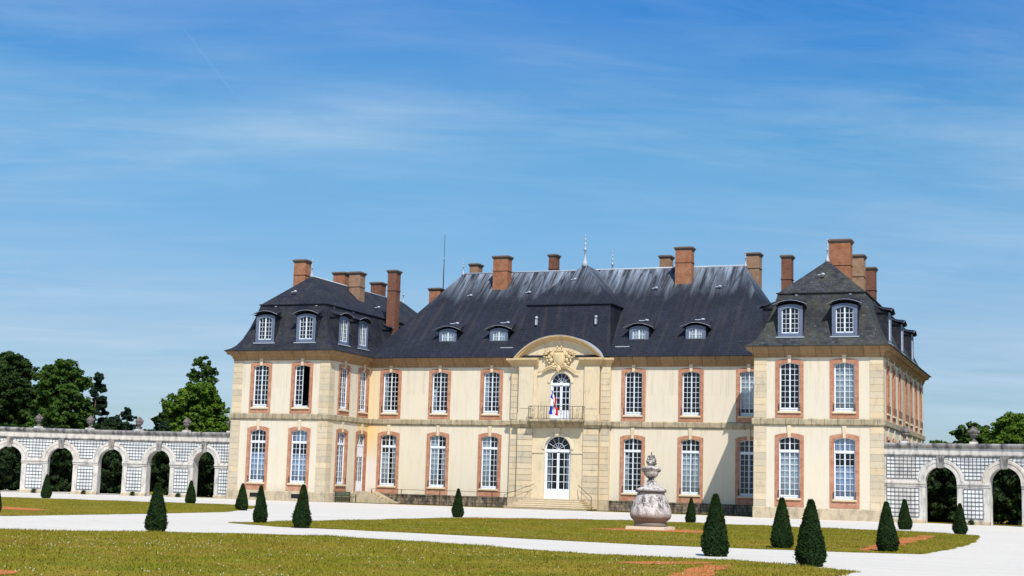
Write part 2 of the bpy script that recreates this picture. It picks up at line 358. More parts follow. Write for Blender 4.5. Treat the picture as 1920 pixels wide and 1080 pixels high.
def mk(name, me, parent=None, loc=None, rz=0., label=None, cat=None, group=None, kind=None):
    o = bpy.data.objects.new(name, me); COL.objects.link(o)
    if parent is not None: o.parent = parent
    if loc is not None: o.location = loc
    if rz: o.rotation_euler = (0, 0, rz)
    for a, b in (('label', label), ('category', cat), ('group', group), ('kind', kind)):
        if b: o[a] = b
    return o
def thing(name, label, cat, loc=(0, 0, 0), group=None, rz=0.): return mk(name, None, None, loc, rz, label, cat, group)

# arch helper: height of opening top at local x
def ztop(op, x):
    w, zs, rise = op['w'], op['zs'], op['rise']
    if rise <= 0: return zs
    Rr = (w * w / 4 + rise * rise) / (2 * rise); x = max(-w / 2, min(w / 2, x))
    return zs + math.sqrt(max(Rr * Rr - x * x, 0)) - (Rr - rise)
def arc_xs(op, n=10):
    w, rise = op['w'], op['rise']
    if rise <= 0: return [-w / 2, w / 2]
    Rr = (w * w / 4 + rise * rise) / (2 * rise); h = math.asin(min(1, w / 2 / Rr))
    return [Rr * math.sin(-h + 2 * h * i / n) for i in range(n + 1)]
def wall(mb, mp, m, s0, s1, z0, z1, ops=(), depth=.26, n=10, rm=None, back=None):
    rm = rm or m; cur = s0
    def q(a, b, za, zb, zc, zd, nn=0., mt=m): mb.face([mp(a, nn, za), mp(b, nn, zb), mp(b, nn, zc), mp(a, nn, zd)], mt)
    for op in sorted(ops, key=lambda o: o['c']):
        c, w = op['c'], op['w']; xl, xr = c - w / 2, c + w / 2
        N = max(1, int((xl - cur) / 2.0)) if back else 1
        for i in range(N): q(cur + (xl - cur) * i / N, cur + (xl - cur) * (i + 1) / N, z0, z0, z1, z1)
        zb = op['zb']
        if zb > z0: q(xl, xr, z0, z0, zb, zb)
        xs = arc_xs(op, n)
        for a, b in zip(xs[:-1], xs[1:]):
            q(c + a, c + b, ztop(op, a), ztop(op, b), z1, z1)
            mb.face([mp(c + a, 0, ztop(op, a)), mp(c + a, -depth, ztop(op, a)), mp(c + b, -depth, ztop(op, b)), mp(c + b, 0, ztop(op, b))], rm)
        for x, sg in ((xl, 1), (xr, -1)):
            P = [mp(x, 0, zb), mp(x, 0, op['zs']), mp(x, -depth, op['zs']), mp(x, -depth, zb)]; mb.face(P if sg > 0 else P[::-1], rm)
        if zb > z0: mb.face([mp(xl, 0, zb), mp(xl, -depth, zb), mp(xr, -depth, zb), mp(xr, 0, zb)], rm)
        if back:
            pass
        cur = xr
    N = max(1, int((s1 - cur) / 2.0)) if back else 1
    for i in range(N): q(cur + (s1 - cur) * i / N, cur + (s1 - cur) * (i + 1) / N, z0, z0, z1, z1)
def wmap(o, d):
    nrm = (d[1], -d[0])
    return lambda s, n, z: (o[0] + d[0] * s + nrm[0] * n, o[1] + d[1] * s + nrm[1] * n, z)

# ================================================================== THE GROUND
def sheet(name, pts, z, m, label=None, kind='structure'):
    mb = MB(); mb.face([(x, y, z) for x, y in pts], m); return mb.build(name, None, kind=kind, label=label)
sheet('ground', [(-2500, -900), (2500, -900), (2500, 3500), (-2500, 3500)], -.03, FAR)
sheet('gravel_court', [(-95, -240), (140, -240), (140, -5), (60, -3), (26, -5), (-26, -5), (-45, 4), (-95, 2)], 0., GV)
def smooth_poly(pts, jitter=.10, step=.6, seed=1):
    r = random.Random(seed); out = []
    n = len(pts)
    for i in range(n):
        a, b = Vector(pts[i]), Vector(pts[(i + 1) % n]); k = max(1, int((b - a).length / step))
        nr = Vector((-(b - a).y, (b - a).x)).normalized()
        for j in range(k):
            o = 0 if j == 0 else r.uniform(-jitter, jitter); p = a + (b - a) * j / k + nr * o; out.append((p.x, p.y))
    return out
LAWNS = {
 'far': [(-60, -20), (-30, -31.5), (-24, -30.5), (-17, -29.4), (-12.4, -28.4), (-8, -31), (-5.9, -35.7), (-1.2, -46), (-.4, -53), (.2, -63.5), (-8, -66), (-60, -60)],
 'mid': [(8.5, -60.8), (8.6, -55), (9.0, -50), (8.9, -45), (9.1, -40), (10.6, -37), (13, -33.8), (16.1, -31.9), (20.7, -32.2), (27.8, -33), (31.3, -33.3), (34.1, -37.5), (34.6, -48), (34.5, -57), (34.1, -62.6), (32.2, -63.5), (26, -64.6), (20, -63.4), (14.3, -62.6), (11.7, -62.6)],
 'near': [(-25, -88), (0, -77), (10.4, -73.8), (12.6, -71.2), (16.8, -68.9), (20.9, -69.8), (26.8, -72.5), (30.9, -72.4), (34.0, -75.0), (33.3, -84), (31, -98), (22, -118), (-25, -125)]}
LP_ = {k: smooth_poly(v, .07, .5, i) for i, (k, v) in enumerate(LAWNS.items())}
sheet('far_lawn', LP_['far'], .02, GR); sheet('middle_lawn', LP_['mid'], .02, GR); sheet('near_lawn', LP_['near'], .02, GR)
def patch(pts, seed): return smooth_poly(pts, .17, .4, seed)
mb = MB(); BEDS = []
for i, P in enumerate(([(19.3, -50.5), (20.2, -47.6), (21.7, -46.6), (23.2, -46.3), (24.6, -47.5), (24.2, -50.2), (22, -51.0)],
                       [(32.1, -61.8), (31.9, -55), (31.8, -47), (31.9, -40.5), (32.5, -40.5), (32.7, -49), (32.7, -57), (32.5, -62.2)],
                       [(30.9, -88), (31.0, -79), (30.7, -75.2), (31.2, -75.2), (31.7, -79), (31.8, -88)],
                       [(28.6, -76.4), (29.5, -74.6), (30.6, -74.2), (30.4, -75.4), (29.4, -76.6)],
                       [(-13, -50.5), (-9, -52.5), (-6.6, -53.5), (-5, -54.5), (-4.5, -56.5), (-9, -56), (-14, -53)],
                       [(-2.2, -34.5), (-2.6, -33), (-5, -31.6), (-7, -30.4), (-10, -29.6), (-9, -30.4), (-6, -32)],
                       [(9.7, -42), (9.9, -39.6), (11.4, -37.2), (14, -34.8), (14.6, -35.4), (12, -38.0), (10.6, -40.5)],
                       [(19.5, -88.9), (20.8, -88.1), (22.0, -88.5), (22.3, -89.6), (20, -90)])):
    if i == 5: continue
    BEDS.append(patch(P, 50 + i)); mb.face([(x, y, .028) for x, y in BEDS[-1]], RB)
mb.build('crushed_brick_bed', None, kind='structure')

def inpoly(pts, X, Y):
    ins = np.zeros(len(X), bool); n = len(pts)
    for i in range(n):
        x1, y1 = pts[i]; x2, y2 = pts[(i + 1) % n]
        c = ((y1 > Y) != (y2 > Y)) & (X < (x2 - x1) * (Y - y1) / (y2 - y1 + 1e-12) + x1); ins ^= c
    return ins
def tri_cloud(name, P, U, V, m, **k):  # one triangle per point: base P-U, P+U, tip P+V
    n = len(P); co = np.empty((n * 3, 3), np.float32); co[0::3] = P - U; co[1::3] = P + U; co[2::3] = P + V
    me = bpy.data.meshes.new(name); me.vertices.add(n * 3); me.vertices.foreach_set('co', co.ravel())
    me.loops.add(n * 3); me.loops.foreach_set('vertex_index', np.arange(n * 3, dtype=np.int32))
    me.polygons.add(n); me.polygons.foreach_set('loop_start', np.arange(0, n * 3, 3, dtype=np.int32)); me.polygons.foreach_set('loop_total', np.full(n, 3, np.int32))
    me.materials.append(m); me.update(calc_edges=True)
    return me if k.get('raw') else mk(name, me, **k)
rg = np.random.default_rng(3)
def grass_tufts():
    Ps = []
    for key, box, n in (('near', (-2, 34.5, -93, -68), 190000), ('mid', (8, 35, -65, -31), 120000), ('far', (-26, 1, -66, -27), 60000)):
        X = rg.uniform(box[0], box[1], n); Y = rg.uniform(box[2], box[3], n)
        k = inpoly(LP_[key], X, Y); Ps.append(np.stack([X[k], Y[k], np.full(k.sum(), .018)], 1))
        # ragged taller edge
        E = np.array(LP_[key]); i = rg.integers(0, len(E), 14000); j = (i + 1) % len(E); t = rg.random(14000)[:, None]
        q = E[i] * (1 - t) + E[j] * t + rg.normal(0, .05, (14000, 2)); Ps.append(np.concatenate([q, np.full((14000, 1), .0)], 1))
    P = np.concatenate(Ps); kp = np.ones(len(P), bool)
    for B in BEDS: kp &= ~(inpoly(B, P[:, 0], P[:, 1]) & (rg.random(len(P)) < .62))
    P = P[kp]; n = len(P); a = rg.uniform(0, np.pi, n); w = rg.uniform(.006, .018, n)
    U = np.stack([np.cos(a) * w, np.sin(a) * w, np.zeros(n)], 1); h = rg.uniform(.02, .055, n) * (1 + .6 * np.sin(P[:, 0] * 1.7) * np.sin(P[:, 1] * 1.3))
    V = np.stack([rg.normal(0, .018, n), rg.normal(0, .018, n), h], 1)
    tri_cloud('grass', P, U, V, GRB, kind='stuff', label='short dry grass growing on the three lawns in front of the chateau')
grass_tufts()
def daisies():
    pts = []
    for key, box, n in (('near', (4, 33, -90, -71), 950), ('mid', (10, 33, -62, -38), 260)):
        cs = [(rg.uniform(box[0], box[1]), rg.uniform(box[2], box[3])) for _ in range(26)]
        for _ in range(n):
            if rg.random() < .6: c = cs[rg.integers(len(cs))]; pts.append((key, c[0] + rg.normal(0, 1.3), c[1] + rg.normal(0, .7)))
            else: pts.append((key, rg.uniform(box[0], box[1]), rg.uniform(box[2], box[3])))
    mb = MB(); m = flat('daisy_white', (.62, .60, .46), .8, .1)
    for key, x, y in pts:
        if not inpoly(LP_[key], np.array([x]), np.array([y]))[0]: continue
        r = rg.uniform(.007, .015); z = .05 + rg.uniform(0, .03)
        mb.rings([[(x + r * k * math.cos(t), y + r * k * math.sin(t), z + dz) for t in (0, 1.05, 2.09, 3.14, 4.19, 5.24)] for k, dz in ((.4, -.012), (1, 0), (.5, .012))], m, True, True, True)
    mb.build('daisies', None, kind='stuff', label='scattered white daisies in the nearer lawns')
daisies()

# ================================================================== THE CHATEAU
ZE = 12.0
CH_ = thing('chateau', 'long cream chateau with orange brick window surrounds, dark slate roofs and many brick chimneys', 'chateau')
A_, B_, C_ = 6.02, 10.64, 15.156; XI, XO, PP = 17.1, 26.0, 7.1; W1, W2 = 19.584, 23.39; YB = 19.5
UP = dict(w=1.42, zb=7.45, zs=10.73, rise=.15); LO = dict(w=1.46, zb=1.42, zs=5.49, rise=.17); SD = dict(w=1.46, zb=.78, zs=5.49, rise=.17)
DR = dict(w=2.2, zb=.80, zs=4.68, rise=1.1); BW = dict(w=1.72, zb=7.0, zs=9.95, rise=.86)
def at(op, c): d = dict(op); d['c'] = c; return d
# -------- walls
front = wmap((0, 0), (1, 0)); pav = wmap((0, -PP), (1, 0))
def both(*cs): return [at(o, c) for c in cs for o in (UP, LO)]
def wall2(mb, mp, s0, s1, cs, m=PL, lows=None):
    # upper and lower storey in two bands so that the openings stack
    wall(mb, mp, m, s0, s1, 0, 6.7, lows or [at(LO, c) for c in cs], rm=BR)
    wall(mb, mp, m, s0, s1, 6.7, 11.7, [at(UP, c) for c in cs], rm=BR)
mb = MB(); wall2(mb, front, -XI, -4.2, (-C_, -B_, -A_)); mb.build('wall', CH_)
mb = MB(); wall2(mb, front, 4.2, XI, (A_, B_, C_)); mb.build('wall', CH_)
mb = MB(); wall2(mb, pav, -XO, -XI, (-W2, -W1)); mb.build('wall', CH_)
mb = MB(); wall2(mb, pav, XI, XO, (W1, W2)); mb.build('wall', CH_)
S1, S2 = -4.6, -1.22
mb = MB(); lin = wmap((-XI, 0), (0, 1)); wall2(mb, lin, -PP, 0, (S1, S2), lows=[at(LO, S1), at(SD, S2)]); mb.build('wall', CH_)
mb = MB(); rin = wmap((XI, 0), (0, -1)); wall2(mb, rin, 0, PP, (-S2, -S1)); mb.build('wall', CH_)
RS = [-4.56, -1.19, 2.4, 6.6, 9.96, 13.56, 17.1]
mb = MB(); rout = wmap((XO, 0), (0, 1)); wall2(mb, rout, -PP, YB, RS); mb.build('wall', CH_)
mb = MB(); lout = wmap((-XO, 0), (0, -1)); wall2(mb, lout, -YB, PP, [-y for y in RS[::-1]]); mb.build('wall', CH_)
mb = MB()
for x0, x1, y in ((XO, XI, YB), (XI, -XI, 18), (-XI, -XO, YB)): wall(mb, wmap((x0, y), (-1, 0)), PL, 0, x0 - x1, 0, 11.7)
for x in (-XI, XI): mb.box(x - .1, x + .1, 18, YB, 0, 11.7, PL)
mb.build('wall', CH_, label='plain rear wall of the chateau')
mb = MB()
for z in (.70, 6.6, 11.6):
    mb.box(-XO + .4, XO - .4, .4, 17.8, z - .15, z, FLO)
    for s in (-1, 1): mb.box(min(s * (XI + .4), s * (XO - .4)), max(s * (XI + .4), s * (XO - .4)), -PP + .4, .4, z - .15, z, FLO)
for s in (-1, 1):
    mb.box(s * 21.5 - .1, s * 21.5 + .1, -PP + .5, 17, .7, 11.5, DARK)
mb.box(-XI + .5, XI - .5, 5, 5.2, .7, 11.5, DARK)
mb.build('darkening_floors_walls', CH_)  # floors and partition walls added to keep the rooms behind the windows dark
# -------- mouldings all round
OUT = [(-XO, YB), (-XO, -PP), (-XI, -PP), (-XI, 0), (-4.2, 0), (-4.2, -.28), (4.2, -.28), (4.2, 0), (XI, 0), (XI, -PP), (XO, -PP), (XO, YB)]
# travelling left->right along the front keeps outward (towards -Y) on the right-hand side
def part_sweep(name, pts, prof, m, **k):
    mb = MB(); mb.sweep(pts, prof, m); return mb.build(name, CH_, **k)
CORN = [(-.05, 11.24), (.05, 11.24), (.05, 11.38), (.12, 11.42), (.13, 11.56), (.20, 11.60), (.24, 11.70), (.46, 11.72), (.48, 11.86), (.56, 11.90), (.56, 12.0), (-.05, 12.0)]
segs = [[(-XO, YB), (-XO, -PP), (-XI, -PP), (-XI, -.0), (-4.2, 0)], [(4.2, 0), (XI, 0), (XI, -PP), (XO, -PP), (XO, YB)]]
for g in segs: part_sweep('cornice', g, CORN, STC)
STRG = [(-.05, 6.42), (.04, 6.44), (.06, 6.52), (.14, 6.56), (.16, 6.9), (.1, 6.95), (-.05, 6.97)]
for g in segs: part_sweep('string_course', g, STRG, STS)
BASE = [(-.05, 0), (.07, 0), (.07, .74), (.02, .80), (-.05, .80)]
for g in ([(-XO, YB), (-XO, -PP), (-XI, -PP), (-XI, -2.05)], [(XI, -.02), (XI, -PP), (XO, -PP), (XO, YB)]): part_sweep('plinth', g, BASE, STB)
for g in ([(-XI, 0), (-4.2, 0)], [(4.2, 0), (XI, 0)]): part_sweep('plinth', g, [(-.05, 0), (.12, 0), (.12, .66), (.16, .68), (.16, .78), (.02, .80), (-.05, .80)], RUB, label='dark rubble stone plinth under the main range')
# -------- quoins
def quoins(cx, cy, w, z0=.80, z1=11.22, m=STQ, ww=None, skip=(6.42, 6.97)):
    zz = [z0]; bands = [(z0, skip[0]), (skip[1], z1)]
    mes = {}
    for a, b in bands:
        n = round((b - a) / .475); h = (b - a) / n
        key = round(h, 3)
        mb = MB(); g = .008; c = .025; hw = w / 2
        mb.box(-hw, hw, -(ww or w) / 2, (ww or w) / 2, g, h - g, m); me = mb.mesh('quoin_stone')
        for i in range(n): mk('quoin_stone', me, CH_, (cx, cy, a + i * h))
Q = .90; e = .03
quoins(-XO + Q / 2 - e, -PP + Q / 2 - e, Q); quoins(-XI - Q / 2 + e, -PP + Q / 2 - e, Q)
quoins(XI + Q / 2 - e, -PP + Q / 2 - e, Q); quoins(XO - Q / 2 + e, -PP + Q / 2 - e, Q)
mb = MB(); mb.box(XO - .3, XO + .03, 4.1, 5.4, .8, 11.22, STB); mb.box(XO - .3, XO + .03, 7.8, 9.1, .8, 11.22, STB); mb.build('stone_pier', CH_)

# -------- windows
def frame_mesh(op, z1b, door=False):
    # outer fixed frame following the arch; y .14-.24
    mb = MB(); w = op['w']; xs = arc_xs(op, 10); t = .05
    mb.box(-w / 2, -w / 2 + t, .14, .24, z1b, op['zs'], WF); mb.box(w / 2 - t, w / 2, .14, .24, z1b, op['zs'], WF)
    for a, b in zip(xs[:-1], xs[1:]):
        A = [(a, ztop(op, a)), (b, ztop(op, b)), (b * (1 - 2 * t / w), ztop(op, b) - t), (a * (1 - 2 * t / w), ztop(op, a) - t)]
        mb.rings([[(x, .14, z) for x, z in A], [(x, .24, z) for x, z in A]], WF, True, True, True)
    return mb
def leaf(op, x0, x1, z0, z1, cols, rows, arch=False, panel=0.):
    # one glazed casement in y .16-.22
    mb = MB(); s = .042; b = .028
    zt = (lambda x: ztop(op, x) - .06) if arch else (lambda x: z1)
    mb.box(x0, x0 + s, .165, .225, z0, zt(x0 + .02), WF); mb.box(x1 - s, x1, .165, .225, z0, zt(x1 - .02), WF); mb.box(x0, x1, .16, .23, z0, z0 + .09, WF)
    if panel: mb.box(x0 + .02, x1 - .02, .17, .215, z0 + .05, z0 + panel, WF); mb.box(x0 + .15, x1 - .15, .163, .17, z0 + .18, z0 + panel - .15, WF)
    zb = z0 + max(.05, panel)
    if not arch: mb.box(x0, x1, .16, .23, z1 - s, z1, WF)
    for i in range(1, cols):
        x = x0 + (x1 - x0) * i / cols; mb.box(x - b / 2, x + b / 2, .172, .218, zb, zt(x), WF)
    zz = ztop(op, 0) - .05 if arch else z1
    for j in range(0 if panel else 1, rows):
        z = zb + (zz - zb) * j / rows
        if arch and z > ztop(op, x0) - .05 and z > ztop(op, x1) - .05: continue
        mb.box(x0, x1, .17, .22, z - b / 2, z + b / 2, WF)
    return mb
def casement_set(op, kind):
    if kind == 'up':
        zb = 7.62; fr = frame_mesh(op, 7.45); fr.box(-op['w'] / 2, op['w'] / 2, .12, .25, 7.46, 7.62, WF)
        L = leaf(op, -.662, -.003, zb, 0, 2, 8, True); R = leaf(op, .003, .662, zb, 0, 2, 8, True)
    elif kind in ('lo', 'door'):
        zb = 1.55; fr = frame_mesh(op, op['zb']); fr.box(-op['w'] / 2, op['w'] / 2, .12, .26, 4.60, 4.77, WF)
        if kind == 'lo': fr.box(-op['w'] / 2, op['w'] / 2, .12, .25, 1.43, 1.55, WF)
        # fixed light above the transom
        for x in (-.335, .335): fr.box(x - .015, x + .015, .17, .22, 4.77, ztop(op, x) - .05, WF)
        fr.box(-.042, .042, .155, .235, 4.77, ztop(op, 0) - .03, WF); fr.box(-.66, .66, .17, .22, 5.19, 5.22, WF)
        if kind == 'lo': L = leaf(op, -.682, -.003, zb, 4.6, 2, 7); R = leaf(op, .003, .682, zb, 4.6, 2, 7)
        else:
            fr.box(-.66, .66, .15, .24, 3.75, 4.6, WF)
            L = leaf(op, -.665, -.003, .80, 3.75, 2, 5, panel=.95); R = leaf(op, .003, .665, .80, 3.75, 2, 5, panel=.95)
    return fr.mesh('window'), L.mesh('casement'), R.mesh('casement')
WM = {'up': casement_set(UP, 'up'), 'lo': casement_set(LO, 'lo'), 'door': casement_set(SD, 'door')}
def surround(op, zlow, side=.28, top=.27):
    mb = MB(); w = op['w']; xs = arc_xs(op, 10); o = .045
    for s in (-1, 1):
        x0, x1 = sorted((s * w / 2, s * (w / 2 + side))); mb.box(x0, x1, -o, .02, zlow, op['zs'] + (.0), BR)
    k = (w / 2 + side) / (w / 2)
    for a, b in zip(xs[:-1], xs[1:]):
        A = [(a, ztop(op, a)), (b, ztop(op, b)), (b * k, ztop(op, b) + top), (a * k, ztop(op, a) + top)]
        mb.rings([[(x, -o, z) for x, z in A], [(x, .02, z) for x, z in A]], BR, True, True, True)
    for s in (-1, 1):  # shoulders
        x0, x1 = sorted((s * w / 2, s * (w / 2 + side)))
        A = [(x0, op['zs']), (x1, op['zs']), (x1, op['zs'] + (top if s > 0 else 0)), (x0, op['zs'] + (0 if s > 0 else top))]
        P = [(s * w / 2, op['zs']), (s * (w / 2 + side), op['zs']), (s * (w / 2 + side), op['zs'] + top)]
        mb.rings([[(x, -o, z) for x, z in P], [(x, .02, z) for x, z in P]], BR, True, True, True)
    if op['zb'] > 1: mb.box(-w / 2 + .001, w / 2 - .001, -o + .004, .02, zlow, op['zb'] - .13, BR)
    return mb.mesh('brick_surround')
SM = {'up': surround(UP, 6.98), 'lo': surround(LO, .82), 'door': surround(SD, .82)}
def sillm(op):
    mb = MB(); w = op['w'] / 2 + .1; mb.box(-w, w, -.13, .14, op['zb'] - .125, op['zb'] - .01, WF if 0 else ST); mb.box(-w + .03, w - .03, -.10, .14, op['zb'] - .01, op['zb'] + .012, ST); return mb.mesh('sill')
SI = {'up': sillm(UP), 'lo': sillm(LO)}
def keym(op, z1):
    mb = MB(); z0 = ztop(op, 0) - .03
    R = [[(-a, y, z) for a, z in ((.10, z0), (-.10, z0), (-.145, z1), (.145, z1))] for y in (-.10, .02)]; mb.rings(R, ST, True, True, True); return mb.mesh('keystone')
KM = {'up': keym(UP, 11.4), 'lo': keym(LO, 6.46), 'door': keym(SD, 6.46)}
def railm(op, h):
    mb = MB(); w = op['w'] / 2 + .02; z = op['zb'] + .06
    mb.tube([(-w, -.10, z + h), (w, -.10, z + h)], .012, IRON, 5); mb.tube([(-w, -.10, z + .04), (w, -.10, z + .04)], .008, IRON, 5)
    for s in (-1, 1):
        mb.box(s * w - .02, s * w + .02, -.12, -.08, z - .04, z + h + .06, IRON); mb.tube([(s * w, -.1, z + h), (s * w, .05, z + h)], .012, IRON, 5)
        mb.tube([(s * (w - .08) + .06 * math.cos(t), -.10, z + h * .55 + .09 * math.sin(t)) for t in [i * .8 for i in range(9)]], .008, IRON, 4)
    for x in (-.35, 0, .35): mb.tube([(x, -.10, z + .04), (x, -.10, z + h)], .006, IRON, 4)
    return mb.mesh('guard_rail')
GM = {'up': railm(UP, .44), 'lo': railm(LO, .42)}
def curtain(parent, rects, m, y=.268):
    for x0, x1, z0, z1 in rects:
        mb = MB(); n = 14; R = []
        for i in range(n + 1):
            x = x0 + (x1 - x0) * i / n; yy = y + .012 + .012 * math.sin(i * 1.9 + x0 * 7); R.append([(x, yy, z0), (x, yy + .012, z0), (x, yy + .012, z1), (x, yy, z1)])
        mb.rings(R, m, True, True, True, True); mb.build('curtain', parent)
def pane_mesh(w, h):
    mb = MB(); mb.box(-w / 2, w / 2, .19, .198, 0, h, GL); return mb.mesh('pane')
PMU = pane_mesh(.30, .40); PML = pane_mesh(.31, .425); PMB = {'up': (lambda: None)}
def bigpane(op, z0, z1):
    mb = MB(); w = op['w'] / 2 - .05; mb.box(-w, w, .19, .198, z0, z1, GL); return mb.mesh('pane')
PB = {'up': bigpane(UP, 7.6, 10.75), 'lo': bigpane(LO, 1.5, 5.55), 'door': bigpane(SD, 1.6, 5.55)}
def window(kind, c, y, rz=0., lab=None, curt=(), cm=None, panes=False, open_right=False, key=True, xoff=None):
    loc = (c, y, 0)
    w = mk('window', WM[kind][0], CH_, loc, rz, lab)
    mk('casement', WM[kind][1], w)
    if open_right:
        cr = mk('casement', WM[kind][2], w); cr.location = (.662, .19, 0); cr.rotation_euler = (0, 0, math.radians(-97)); 
        cr.data = cr.data.copy()
        for v in cr.data.vertices: v.co.x -= .662; v.co.y -= .19
    else: mk('casement', WM[kind][2], w)
    mk('brick_surround', SM[kind], w)
    if key: mk('keystone', KM[kind], w)
    if kind in SI: mk('sill', SI[kind], w); mk('guard_rail', GM[kind], w)
    if panes:
        zb, n, h, me = (7.62, 8, .4, PMU) if kind == 'up' else (1.6, 7, .43, PML)
        hh = (ztop(UP, 0) - .05 - 7.67) / 8 if kind == 'up' else 3.0 / 7
        for j in range(n):
            for i in range(4): mk('pane', me, w, ((i - 1.5) * .325, 0, zb + .04 + j * hh))
        if kind == 'lo':
            for j in range(2):
                for i in range(4): mk('pane', me, w, ((i - 1.5) * .325, 0, 4.78 + j * .36 - (.03 if j else 0)))
    elif open_right:
        mb = MB(); mb.box(-.64, 0, .19, .198, 7.6, 10.7, GL); mb.build('pane', w)
    else: mk('pane', PB[kind], w)
    if curt: curtain(w, curt, cm or CURT)
    return w
U0, U1, L0, L1 = 7.6, 10.8, 1.5, 5.6
T0 = 4.65
# main range upper
window('up', -C_, 0, curt=[(-.68, -.45, U0, U1)]); window('up', -B_, 0, curt=[(-.68, -.4, U0, 9.5)]); window('up', -A_, 0, curt=[(-.68, -.3, U0, U1), (.5, .68, U0, U1)])
window('up', A_, 0); window('up', B_, 0); window('up', C_, 0, curt=[(-.68, .68, U0 + .4, U1)], lab='window with white blinds beside the right pavilion')
# main range lower
window('lo', -C_, 0, curt=[(-.7, -.05, L0, 4.2), (.35, .7, L0, L1)]); window('lo', -B_, 0, curt=[(-.7, -.02, L0, L1), (.35, .7, L0, 4.6)]); window('lo', -A_, 0, curt=[(-.7, -.02, L0, L1), (.5, .7, L0, L1)])
window('lo', A_, 0, curt=[(-.7, -.4, L0, 4.4)]); window('lo', B_, 0, curt=[(-.7, .0, L0, 4.6), (.1, .7, L0, 4.6)]); window('lo', C_, 0)
# left pavilion front
window('up', -W2, -PP); window('up', -W1, -PP, open_right=True, lab='window with its right casement standing open')
window('lo', -W2, -PP, curt=[(-.7, .7, L0, 3.85)], cm=BLUEC, lab='window with pale blue blinds drawn two thirds up')
window('lo', -W1, -PP, curt=[(-.7, .7, L0, 3.75), (-.7, .7, T0, L1)], cm=BLUEC)
# left pavilion inner side
H = math.pi / 2
window('up', -XI, S1, H); window('up', -XI, S2, H); window('lo', -XI, S1, H, curt=[(-.7, .7, L0, 3.9), (-.7, .7, T0, L1)], cm=BLUEC)
window('door', -XI, S2, H, lab='white side door under a fanlight')
# right pavilion
window('up', W1, -PP, panes=True); window('up', W2, -PP, panes=True, curt=[(-.68, .68, U0, U1)], lab='upper window with drawn white curtains')
window('lo', W1, -PP, panes=True, curt=[(-.7, .7, L0, 4.55)], lab='tall window with white curtains below the transom')
window('lo', W2, -PP, panes=True, curt=[(-.7, .7, L0, 3.75), (-.7, .7, T0, L1)], cm=BLUEC, lab='tall window with bluish blinds and one dark row')
for y in (S1, S2):
    window('up', XI, y, -H); window('lo', XI, y, -H)
for y in RS:
    window('up', XO, y, H); window('lo', XO, y, H); window('up', -XO, y, -H); window('lo', -XO, y, -H)

# -------- central avant-corps
PY = -.5   # main portal wall plane
por = wmap((0, PY), (1, 0))
mb = MB()
wall(mb, por, ST, -3.4, 3.4, 0, 6.7, [at(DR, 0)], .34, 20); wall(mb, por, ST, -3.4, 3.4, 6.7, 11.9, [at(BW, 0.12)], .34, 20)
# tympanum wall up to the curved pediment
n = 24; RP_ = 4.87; zc_ = 13.66 - RP_
for i in range(n):
    a, b = -3.4 + 6.8 * i / n, -3.4 + 6.8 * (i + 1) / n
    mb.face([(a, PY, 11.9), (b, PY, 11.9), (b, PY, zc_ + math.sqrt(RP_ ** 2 - b * b) - .12), (a, PY, zc_ + math.sqrt(RP_ ** 2 - a * a) - .12)], ST)
for s in (-1, 1):
    x0, x1 = sorted((s * 3.4, s * 4.2)); mb.box(x0, x1, -.28, .0, 0, 11.6, ST)
    mb.face([(s * 3.4, PY, 0), (s * 3.4, -.28, 0), (s * 3.4, -.28, 12), (s * 3.4, PY, 12)], ST)
mb.build('portal_wall', CH_)
for s in (-1, 1):    # rusticated strips, block by block
    for x0, x1, y, m, lst in ((2.15, 3.4, PY - .13, STQ, ((.8, 6.3, 12),)), (3.43, 4.17, -.33, STQ, ((.8, 6.3, 12), (7.0, 11.2, 9)))):
        for za, zb, k in lst:
            h = (zb - za) / k; mb = MB(); mb.box(x0 if s > 0 else -x1, x1 if s > 0 else -x0, y, y + .2, .014, h - .014, m); me = mb.mesh('rustic_block')
            for i in range(k): mk('rustic_block', me, CH_, (0, 0, za + i * h))
    # upper panelled pilaster
    mb = MB(); x0, x1 = (2.15, 3.4) if s > 0 else (-3.4, -2.15)
    mb.box(x0, x1, PY - .15, PY + .1, 7.0, 11.3, ST); mb.box(x0 + .16, x1 - .16, PY - .18, PY - .15, 7.9, 11.05, ST); mb.box(x0 - .04, x1 + .04, PY - .2, PY + .1, 6.98, 7.5, ST); mb.build('pilaster', CH_)
    # cornice stub under the pediment, return and downpipe-like shadow gap
    mb = MB(); g = [(s * 1.75, PY - .15), (s * 3.45, PY - .15), (s * 3.45, -.28), (s * 4.2, -.28), (s * 4.2, 0)]
    if s < 0: g = g[::-1]
    mb.sweep(g, [(-.1, 11.3), (.05, 11.32), (.1, 11.5), (.2, 11.58), (.3, 11.72), (.36, 11.76), (.36, 11.92), (-.1, 11.96)], STP); mb.build('cornice', CH_)
    mb = MB(); mb.box(*sorted((s * 3.4, s * 4.22)), -.36, 0, 0, .8, STB); mb.box(*sorted((s * 2.1, s * 3.45)), PY - .2, 0, 0, .8, STB); mb.build('plinth', CH_)
    mb = MB(); mb.box(*sorted((s * 1.14, s * 2.15)), PY - .06, PY + .05, 4.36, 4.5, ST); mb.build('impost', CH_)
def archivolt(c, y, op, w, o, m, name):
    mb = MB(); xs = arc_xs(op, 20); R = []
    for x in xs:
        ang = math.atan2(ztop(op, x) - op['zs'], x); d = (math.cos(ang), math.sin(ang)); z = ztop(op, x)
        R.append([(c + x + d[0] * k, yy, z + d[1] * k) for k, yy in ((0.0, y), (0.0, y - o), (w * .6, y - o), (w, y - o * .5), (w, y))])
    mb.rings(R, m, False); return mb.build(name, CH_)
archivolt(0, PY, DR, .24, .07, ST, 'archivolt'); archivolt(.12, PY, BW, .24, .07, ST, 'archivolt')
